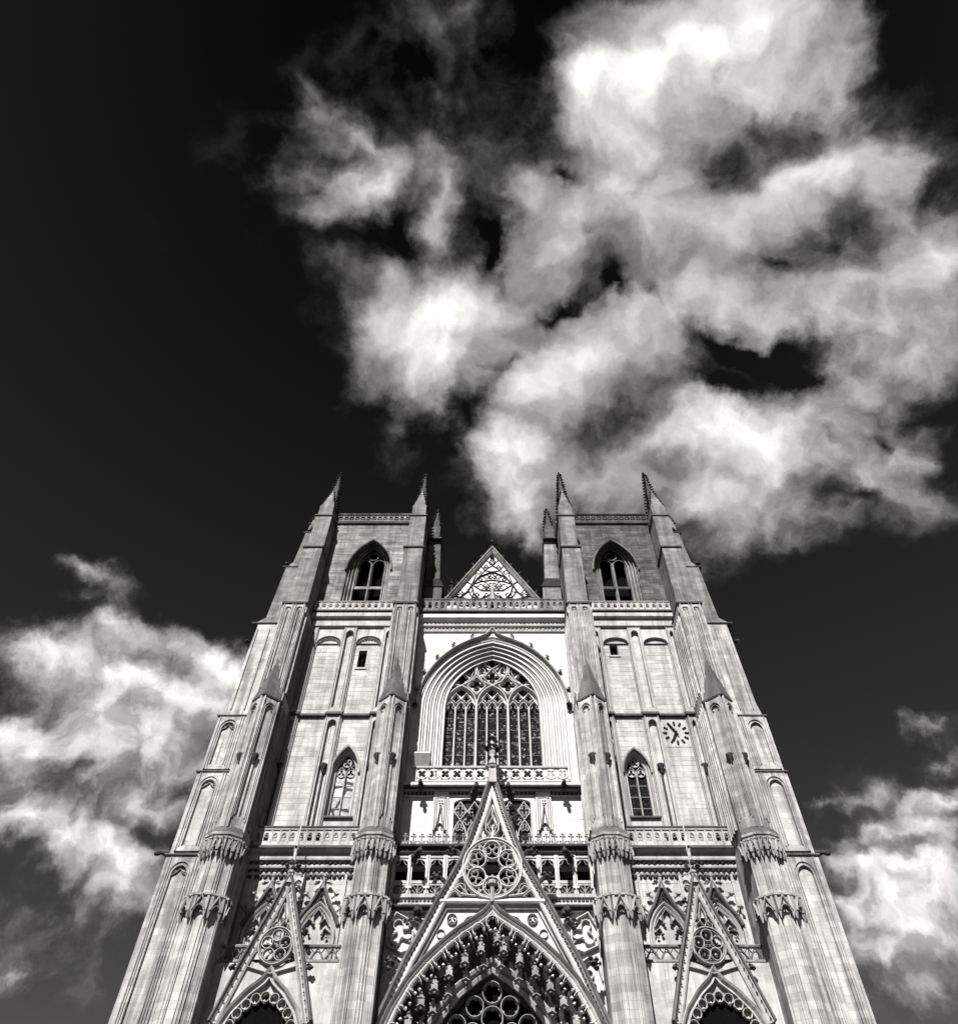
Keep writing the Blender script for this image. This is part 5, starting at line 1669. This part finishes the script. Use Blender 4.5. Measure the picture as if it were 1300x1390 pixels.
for row, (off, yy, n_, s_) in enumerate(((-0.70, PY + 0.55, 15, 1.0), (-1.30, PY + 1.05, 13, 0.9))):
    for (x, z, nx, nz) in walk(spine, n_):
        X, Z = x + nx * off, z + nz * off
        if Z < 14: continue
        m = Part()
        # small seated figure: lap, body, head, under a little hood
        m.loft([[(X - 0.17 * s_, yy - 0.12, Z - 0.30), (X + 0.17 * s_, yy - 0.12, Z - 0.30), (X + 0.17 * s_, yy + 0.2, Z - 0.30), (X - 0.17 * s_, yy + 0.2, Z - 0.30)],
                [(X - 0.20 * s_, yy - 0.16, Z - 0.06), (X + 0.20 * s_, yy - 0.16, Z - 0.06), (X + 0.18 * s_, yy + 0.2, Z - 0.06), (X - 0.18 * s_, yy + 0.2, Z - 0.06)],
                [(X - 0.13 * s_, yy - 0.05, Z + 0.02), (X + 0.13 * s_, yy - 0.05, Z + 0.02), (X + 0.13 * s_, yy + 0.18, Z + 0.02), (X - 0.13 * s_, yy + 0.18, Z + 0.02)],
                [(X - 0.10 * s_, yy - 0.04, Z + 0.22), (X + 0.10 * s_, yy - 0.04, Z + 0.22), (X + 0.10 * s_, yy + 0.12, Z + 0.22), (X - 0.10 * s_, yy + 0.12, Z + 0.22)]])
        m.knob(X, yy - 0.0, Z + 0.31, 0.10)
        m.knob(X - 0.16, yy - 0.14, Z + 0.06, 0.08); m.knob(X + 0.16, yy - 0.14, Z + 0.02, 0.08)
        m.out('carved_figure', CARVED, pa)
        m = Part()
        m.bar([(X - 0.24, Z - 0.42), (X, Z - 0.30), (X + 0.24, Z - 0.42)], 0.10, yy + 0.1, 0.34)
        m.knob(X - 0.2, yy - 0.1, Z - 0.5, 0.1); m.knob(X + 0.2, yy - 0.1, Z - 0.5, 0.1); m.knob(X, yy - 0.2, Z - 0.48, 0.09)
        m.out('niche_canopy', CARVED, pa)
inner = [(-4.4, 14.5), (-3.9, 15.9), (-3.1, 17.2), (-2.1, 18.35), (-1.0, 19.15), (0, 19.75)]
inner = inner + [(-x, z) for x, z in inner[:-1][::-1]]
inner = [(x, z - 0.35) for x, z in inner]
m = Part()
m.sweep(inner, [(-0.45, PY + 2.6), (-0.40, PY + 1.9), (-0.22, PY + 1.78), (-0.12, PY + 1.9), (0.0, PY + 1.6), (0.14, PY + 1.5), (0.24, PY + 1.6), (0.24, PY + 2.2)])
m.out('inner_arch', TRIM, pa)
m = Part()
m.plate([(x * 0.93, z - 0.4) for x, z in inner], PY + 2.35, PY + 2.5)
tym = m.out('tympanum', VOID, pa)
m = Part()
for (x, z, r) in ((0, 17.9, 0.55), (-1.0, 17.2, 0.5), (1.0, 17.2, 0.5), (-2.0, 16.3, 0.5), (2.0, 16.3, 0.5), (0, 16.6, 0.6), (-1.1, 15.9, 0.5), (1.1, 15.9, 0.5), (0, 15.3, 0.5), (-3.0, 15.2, 0.5), (3.0, 15.2, 0.5), (-2.1, 15.1, 0.45), (2.1, 15.1, 0.45)):
    foil_disc(m, x, z, r, 6, PY + 2.05, PY + 2.2, 0, 36)
    m.bar(circle(x, z, r, 20), 0.1, PY + 2.2, 0.3, True)
m.out('tracery', CARVED, tym)

# triangular blind traceries beside the gable
for sx in (-1, 1):
    m = Part(sx)
    c = [(4.55, 21.0), (5.3, 21.9), (5.75, 22.0)]
    tri = [(6.3, 20.1), (6.42, 21.0), (5.9, 21.95), (5.2, 21.6), (4.75, 20.8), (4.85, 19.9), (5.4, 19.75)]
    m.bar([(p[0] + 0.0, p[1] - 0.05) for p in tri], 0.13, 48.9, 0.22, True)
    m.bar(foil(5.55, 20.78, 0.74, 3, 30, 1.2), 0.09, 48.9, 0.18, True)
    for a in (0.15, 2.25, 4.35):
        m.knob(5.55 + 0.34 * math.cos(a), 48.78, 20.78 + 0.34 * math.sin(a), 0.12)
    for a in (1.2, 3.3, 5.4):
        m.knob(5.55 + 0.75 * math.cos(a + 0.5), 48.8, 20.78 + 0.75 * math.sin(a + 0.5), 0.09)
    m.bar([(4.4, 18.0), (4.9, 18.9), (5.6, 19.4), (6.2, 19.0), (6.4, 18.2)], 0.12, 48.9, 0.2)
    m.bar(foil(5.5, 18.2, 0.6, 3, 30, 1.2), 0.09, 48.9, 0.18, True)
    m.bar([(6.44, 15), (6.44, 22.0)], 0.1, 48.9, 0.14)
    m.bar([(3.0, 22.0), (6.5, 22.0)], 0.1, 48.9, 0.14)
    m.out('blind_tracery', CLEAN)
    gargoyle(sx, 4.5, 48.5, 21.7, 0.5, 0.1, 1.3)
    gargoyle(sx, 5.1, 48.4, 24.9, 1.3, -0.5, 1.0)

# ------------------------------------------------------------------ the two side portals
for sx in (-1, 1):
    LEFT = sx < 0
    m = Part(sx)
    m.box(8.4, 16.2, 50.02, 52.45, 0, 26.0)
    pw = m.out('side_portal_wall', TOWER)
    def nh(a, b):
        o = []
        for c in (10.95, 14.3):
            if a < 23.4: o.append((c - 1.35, c + 1.35))
            elif a < 24.8: o.append((c - 0.5, c + 0.5))
        return o
    ashlar(pw, sx, 8.9, 15.9, 19.2, 24.6, 50.02, 'T', nh, 0.42, 0.6, 0.9)
    # cornice: three leaf friezes, black stone standing in for their shadow
    m = Part(sx)
    m.cornice(8.42, 16.14, [(50.0, 24.70), (49.90, 24.72), (49.86, 24.80), (49.86, 25.02), (49.66, 25.06), (49.62, 25.16), (49.66, 25.40), (49.40, 25.46), (49.36, 25.58),
                            (49.40, 25.84), (49.12, 25.90), (49.02, 26.0), (49.02, 26.2), (49.2, 26.3), (50.0, 26.3)])
    co = m.out('cornice', TRIM)
    m = Part(sx)
    frieze(m, 8.45, 16.1, 49.96, 24.62, 0.34, 0.16)
    frieze(m, 8.45, 16.1, 49.84, 24.98, 0.34, 0.16)
    frieze(m, 8.45, 16.1, 49.62, 25.38, 0.34, 0.16)
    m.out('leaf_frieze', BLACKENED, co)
    m = Part(sx)
    m.cornice(8.42, 16.14, [(49.3, 25.98), (48.94, 26.04), (48.92, 26.14), (49.1, 26.2)])
    m.out('cornice_ledge', LEDGE, co)
    balustrade(sx, 8.5, 16.12, 49.25, 26.3, 27.45, 13, TRIM)
    m = Part(sx)
    m.cornice(8.45, 16.14, [(49.42, 27.44), (49.02, 27.46), (49.0, 27.54), (49.42, 27.56)])
    m.out('cornice_ledge', LEDGE)
    # blind arches with crocketed ogee gables
    for c in (10.95, 14.3):
        m = Part(sx)
        hw = 1.22
        m.sweep(doorway(c, hw - 0.30, 17, 20.9, 1.75, 9), [(0.0, 50.0), (0.0, 49.92), (0.06, 49.86), (0.12, 49.94), (0.18, 49.84), (0.26, 49.76), (0.32, 49.84), (0.32, 50.0)])
        ba = m.out('blind_arch', TRIM)
        m = Part(sx)
        for s1 in (-1, 1):
            m.bar([(c + s1 * 0.90, 21.2), (c + s1 * 0.55, 21.45), (c + s1 * 0.42, 21.15)], 0.08, 50.0, 0.2)
            m.bar([(c + s1 * 0.85, 21.5), (c + s1 * 0.50, 22.0), (c + s1 * 0.22, 21.75)], 0.08, 50.0, 0.2)
            m.bar([(c + s1 * 0.22, 21.75), (c + s1 * 0.28, 22.2), (c, 22.55)], 0.08, 50.0, 0.2)
            m.knob(c + s1 * 0.40, 49.82, 21.12, 0.12); m.knob(c + s1 * 0.22, 49.82, 21.72, 0.12); m.knob(c + s1 * 0.72, 49.85, 20.95, 0.1)
            m.plate([(c + s1 * 0.92, 20.9), (c + s1 * 0.62, 21.4), (c + s1 * 0.84, 21.5)], 49.90, 49.99)
            m.plate([(c + s1 * 0.80, 21.6), (c + s1 * 0.48, 22.0), (c + s1 * 0.45, 22.15)], 49.90, 49.99)
        m.out('cusping', CARVED, ba)
        m = Part(sx)
        og_ = [(c - 1.30, 21.6), (c - 1.05, 22.15), (c - 0.62, 22.75), (c - 0.30, 23.35), (c, 24.0)]
        of_ = og_ + [(2 * c - x, z) for x, z in og_[:-1][::-1]]
        m.sweep(of_, [(-0.1, 50.0), (-0.08, 49.82), (0.0, 49.68), (0.10, 49.64), (0.16, 49.74), (0.16, 50.0)])
        m.bar([(c - 0.42, 22.75), (c - 0.20, 23.05), (c, 23.6), (c + 0.20, 23.05), (c + 0.42, 22.75)], 0.05, 50.0, 0.14)
        m.bar(foil(c, 23.0, 0.26, 3, 18, 1.5708), 0.05, 50.0, 0.12, True)
        m.out('ogee_gable', BLACKENED if False else LEDGE, ba)
        m = Part(sx)
        for s1 in (-1, 1):
            for (x, z) in ((1.12, 22.4), (0.68, 23.2), ):
                m.tube([(c + s1 * x, 49.8, z), (c + s1 * (x + 0.25), 49.65, z + 0.12)], [0.09, 0.06], 4)
                m.knob(c + s1 * (x + 0.33), 49.6, z + 0.18, 0.17); m.knob(c + s1 * (x + 0.18), 49.6, z + 0.26, 0.1)
            m.knob(c + s1 * 0.36, 49.65, 24.15, 0.19); m.knob(c + s1 * 0.50, 49.65, 24.05, 0.12)
        m.tube([(c, 49.75, 23.8), (c, 49.75, 24.7)], [0.12, 0.08], 6)
        m.knob(c, 49.72, 24.55, 0.12)
        m.out('crocket', CARVED, ba)
        m = Part(sx)
        m.box(c - 1.45, c - 1.30, 49.84, 50.01, 17, 24.7); m.box(c + 1.30, c + 1.45, 49.84, 50.01, 17, 24.7)
        m.out('shaft_moulding', TRIM, ba)
    # balustrade across the portal head
    balustrade(sx, 9.0, 16.0, 48.55, 19.1, 20.0, 8, BELFRY, 'net')
    m = Part(sx)
    m.box(8.5, 16.1, 48.3, 50.0, 0, 19.0)
    m.out('portal_porch', TOWER)
    # steep openwork gable with finial
    y = 47.9; c = 12.70; za = 24.3; zb = 16.0; hwb = 2.55
    m = Part(sx)
    tri = [(c - hwb - 0.15, zb), (c - 1.62, 19.2), (c - 0.72, 21.6), (c - 0.18, 23.2), (c, 23.6), (c + 0.18, 23.2), (c + 0.72, 21.6), (c + 1.62, 19.2), (c + hwb + 0.15, zb)]
    m.sweep(tri, [(-0.42, y + 0.2), (-0.40, y - 0.02), (-0.30, y - 0.1), (-0.22, y + 0.08), (-0.12, y + 0.08), (-0.04, y - 0.04), (0.0, y - 0.04), (0.0, y + 0.3), (-0.42, y + 0.3)])
    sg = m.out('side_portal_gable', TRIM)
    m = Part(sx)
    m.sweep(tri, [(0.0, y + 0.3), (0.0, y - 0.12), (0.05, y - 0.2), (0.16, y - 0.14), (0.18, y + 0.3)])
    m.out('coping', LEDGE, sg)
    m = Part(sx)
    for a, b in zip(tri, tri[1:]):
        L = math.hypot(b[0] - a[0], b[1] - a[1]); n = max(1, int(L / 0.4))
        for k in range(n):
            t = (k + 0.5) / n
            nx, nz = -(b[1] - a[1]) / L, (b[0] - a[0]) / L
            m.knob(a[0] + (b[0] - a[0]) * t - nx * 0.1, y - 0.03, a[1] + (b[1] - a[1]) * t - nz * 0.1, 0.06)
    m.out('leaf_moulding', BLACKENED, sg)
    m = Part(sx)
    for s1 in (-1, 1):
        for (x, z) in ((0.62, 22.1), (1.25, 20.4), (1.9, 18.5)):
            m.tube([(c + s1 * x, y, z), (c + s1 * (x + 0.28), y - 0.08, z + 0.06)], [0.1, 0.08], 4)
            m.knob(c + s1 * (x + 0.36), y - 0.1, z + 0.08, 0.19); m.knob(c + s1 * (x + 0.22), y - 0.1, z + 0.22, 0.12)
    m.out('crocket', BLACKENED, sg)
    m = Part(sx)
    m.rings([([(c - 0.16, y - 0.16), (c + 0.16, y - 0.16), (c + 0.16, y + 0.16), (c - 0.16, y + 0.16)], 23.3), ([(c - 0.14, y - 0.14), (c + 0.14, y - 0.14), (c + 0.14, y + 0.14), (c - 0.14, y + 0.14)], 23.9)])
    m.lathe(c, y, [(0.24, 23.9), (0.24, 24.0), (0.13, 24.1), (0.11, 25.2), (0.17, 25.4), (0.12, 25.55), (0.07, 26.3), (0.04, 27.0)], 6)
    m.out('finial_stem', TRIM, sg)
    m = Part(sx)
    for k in range(4):
        a = k * 1.5708
        m.knob(c + 0.36 * math.cos(a), y + 0.36 * math.sin(a), 24.35, 0.19); m.knob(c + 0.22 * math.cos(a), y + 0.22 * math.sin(a), 24.55, 0.13)
        m.knob(c + 0.18 * math.cos(a), y + 0.18 * math.sin(a), 25.5, 0.1)
    m.out('finial_leaf', BLACKENED, sg)
    m = Part(sx)
    m.bar(circle(c, 19.75, 0.98, 28), 0.12, y + 0.22, 0.26, True)
    m.bar(circle(c, 19.75, 0.88, 28), 0.05, y + 0.16, 0.16, True)
    for k in range(5):
        a = 1.5708 + k * 1.2566
        m.bar(circle(c + 0.56 * math.cos(a), 19.75 + 0.56 * math.sin(a), 0.32, 14), 0.08, y + 0.2, 0.2, True)
        m.knob(c + 0.3 * math.cos(a + 0.63), y + 0.08, 19.75 + 0.3 * math.sin(a + 0.63), 0.1)
        m.knob(c + 0.56 * math.cos(a), y + 0.08, 19.75 + 0.56 * math.sin(a), 0.09)
    for s1 in (-1, 1):
        m.bar([(c, 20.8), (c + s1 * 0.2, 21.05), (c + s1 * 0.18, 21.4), (c, 22.1)], 0.07, y + 0.2, 0.2)
        m.bar([(c + s1 * 0.45, 20.65), (c + s1 * 0.48, 20.9), (c + s1 * 0.22, 21.1)], 0.05, y + 0.2, 0.16)
    for s1 in (-1, 1):
        m.bar([(c + s1 * 0.75, 20.55), (c + s1 * 0.62, 20.9), (c + s1 * 0.3, 21.5)], 0.06, y + 0.2, 0.16)
        m.bar([(c + s1 * 1.5, 18.7), (c + s1 * 0.9, 18.55), (c, 18.3)], 0.10, y + 0.2, 0.2)
        m.bar([(c + s1 * 1.0, 19.5), (c + s1 * 1.35, 19.1), (c + s1 * 1.5, 18.7)], 0.06, y + 0.2, 0.16)
    m.out('tracery', TRIM, sg)
    m = Part(sx)
    m.plate([(c - 2.6, 16.0), (c - 1.35, 19.0), (c - 1.0, 18.9), (c - 0.5, 18.72), (c, 18.65), (c + 0.5, 18.72), (c + 1.0, 18.9), (c + 1.35, 19.0), (c + 2.6, 16.0), (c + 1.5, 17.2), (c + 0.5, 18.0), (c, 18.35), (c - 0.5, 18.0), (c - 1.5, 17.2)], y + 0.12, y + 0.3)
    m.plate([(c - 0.42, 21.35), (c + 0.42, 21.35), (c, 22.8)], y + 0.21, y + 0.3)
    m.out('gable_web', TRIM, sg)
    # the doorway arch under it
    m = Part(sx)
    og3 = [(c - 2.7, 15.0), (c - 1.9, 16.6), (c - 1.1, 17.5), (c - 0.4, 18.05), (c, 18.6), (c + 0.4, 18.05), (c + 1.1, 17.5), (c + 1.9, 16.6), (c + 2.7, 15.0)]
    m.sweep(og3, [(-0.3, y + 0.4), (-0.28, y + 0.05), (-0.16, y + 0.15), (-0.05, y - 0.05), (0.06, y - 0.15), (0.12, y), (0.12, y + 0.3)])
    sa = m.out('portal_arch', TRIM)
    m = Part(sx)
    m.plate(doorway(c, 2.0, 0, 14.4, 2.9, 8), y + 0.33, y + 0.35)
    m.out('opening_shade', VOID, sa)  # black sheet on the solid porch, painted as the doorway's shade
    for k in range(11):
        t = (k + 0.5) / 11
        x = c + 1.85 * math.cos(math.pi * (1 - t)); z = 14.9 + 2.3 * math.sin(math.pi * t)
        m = Part(sx)
        m.bar(circle(x, z, 0.26, 9), 0.08, y + 0.33, 0.2, True)
        m.knob(x, y + 0.1, z - 0.25, 0.13)
        m.out('cusped_loop', TRIM, sa)
    # trefoil niche head to one side of the gable top
    m = Part(sx)
    m.arch_wall(12.2, 13.1, 22.0, 24.65, 49.86, 50.01, 12.62, 0.30, 22.1, 24.0, 0.4, 6)
    m.bar(foil(12.62, 24.0, 0.2, 3, 18, 1.5708), 0.05, 49.9, 0.1, True)
    m.out('niche', TRIM)

# ------------------------------------------------------------------ clock on the right tower
CX, CZ = 14.2, 35.4
m = Part()
m.box(CX - 0.06, CX + 0.06, 49.84, 49.965, CZ - 0.06, CZ + 0.06)
clk = m.out('clock', IRON)
m = Part()
m.box(13.12, 15.26, 49.972, 49.999, 34.2, 36.6)
m.out('clock_face', TOWER, clk)
for k in range(12):
    a = k * math.pi / 6
    m = Part()
    s_, c_ = math.sin(a), math.cos(a)
    m.tf = lambda x, y, z, s_=s_, c_=c_: (CX + x * c_ + z * s_, y, CZ - x * s_ + z * c_)
    m.box(-0.075, 0.075, 49.91, 49.97, 0.68, 1.0)
    m.out('hour_mark', IRON, clk)
for (deg, L, w, b) in ((207, 0.74, 0.075, 0.16), (329, 1.0, 0.06, 0.28)):
    a = math.radians(deg)
    m = Part()
    s_, c_ = math.sin(a), math.cos(a)
    m.tf = lambda x, y, z, s_=s_, c_=c_: (CX + x * c_ + z * s_, y, CZ - x * s_ + z * c_)
    m.plate([(-w, -b), (w, -b), (w * 1.1, L * 0.6), (w * 0.7, L), (-w * 0.7, L), (-w * 1.1, L * 0.6)], 49.85 if deg < 300 else 49.81, 49.87 if deg < 300 else 49.83)
    m.out('clock_hand', IRON, clk)

# ------------------------------------------------------------------ nave behind, doors below (out of frame)
m = Part()
m.box(-6.4, 6.4, 52.6, 110, 0, 30)
m.box(-11, 11, 63.6, 110, 0, 28)
nv = m.out('nave', TOWER)
m = Part()
m.loft([[(-6.5, 53.0, 44.0), (6.5, 53.0, 44.0), (0, 53.0, 53.0)], [(-6.5, 110, 44.0), (6.5, 110, 44.0), (0, 110, 53.0)]])
m.box(-6.4, 6.4, 52.6, 110, 30, 44)
m.out('roof', SLATE, nv)
for (c, hw, z, y) in ((0, 2.6, 7.5, 48.86), (-12.3, 1.7, 6, 48.26), (12.3, 1.7, 6, 48.26)):
    m = Part()
    m.plate(doorway(c, hw, 0, z - 2.5, 2.5, 8), y, y + 0.03)
    d = m.out('door', WOOD)
    m = Part()
    m.sweep(doorway(c, hw, 0, z - 2.5, 2.5, 8), [(0.0, y), (0.0, y - 0.2), (0.3, y - 0.35), (0.5, y - 0.1), (0.5, y + 0.1)])
    m.out('door_frame', TRIM, d)

# ------------------------------------------------------------------ squared stones
cam_p = Vector((0, 0, 1.6))
def size_in_view(b):
    _, sx, x0, x1, z0, z1, y, _k = b
    d = (Vector((sx * (x0 + x1) / 2, y, (z0 + z1) / 2)) - cam_p)
    return (x1 - x0) * (z1 - z0) / d.length_squared
BLK.sort(key=size_in_view, reverse=True)
unit = None
OM = {'C': CLEAN_O, 'T': TOWER_O}
singles = 0
rest = []
units = {}
def block_geo(mb, x0, x1, z0, z1, y, g=0.004, c=0.009, d=0.013):
    a, b, e, f = x0 + g, x1 - g, z0 + g, z1 - g
    mb.add([(a, y, e), (b, y, e), (b, y, f), (a, y, f), (a + c, y - d, e + c), (b - c, y - d, e + c), (b - c, y - d, f - c), (a + c, y - d, f - c)],
           [(4, 5, 6, 7), (0, 1, 5, 4), (1, 2, 6, 5), (2, 3, 7, 6), (3, 0, 4, 7)])
for b in BLK:
    par, sx, x0, x1, z0, z1, y, k = b
    if singles < 300 and k in OM:
        if k not in units:
            mb = MB()
            block_geo(mb, -0.5, 0.5, -0.5, 0.5, 0.0, 0.005, 0.010, 0.012)
            me = bpy.data.meshes.new('stone_block'); me.from_pydata(mb.v, [], mb.f); me.materials.append(OM[k]); units[k] = me
        o = bpy.data.objects.new('stone_block', units[k])
        COL.objects.link(o)
        o.parent = par
        o.location = (sx * (x0 + x1) / 2, y - 0.0, (z0 + z1) / 2)
        o.scale = (x1 - x0, 1, z1 - z0)
        singles += 1
    else:
        rest.append(b)
m = Part()
keys = {'C': 0, 'T': 1, 'B': 2, 'S': 3, 'U': 4}
q = random.Random(3)
for (par, sx, x0, x1, z0, z1, y, k) in rest:
    m.sx = sx; m.t = q.random(); m.m = keys[k]
    block_geo(m, x0, x1, z0, z1, y, d=0.009 + 0.010 * q.random())
m.out('stone_block', [CLEAN_B, TOWER_B, BELFRY_B, SOOT_B, UPPER], None, kind='stuff')
print('blocks', len(BLK), 'single', singles)
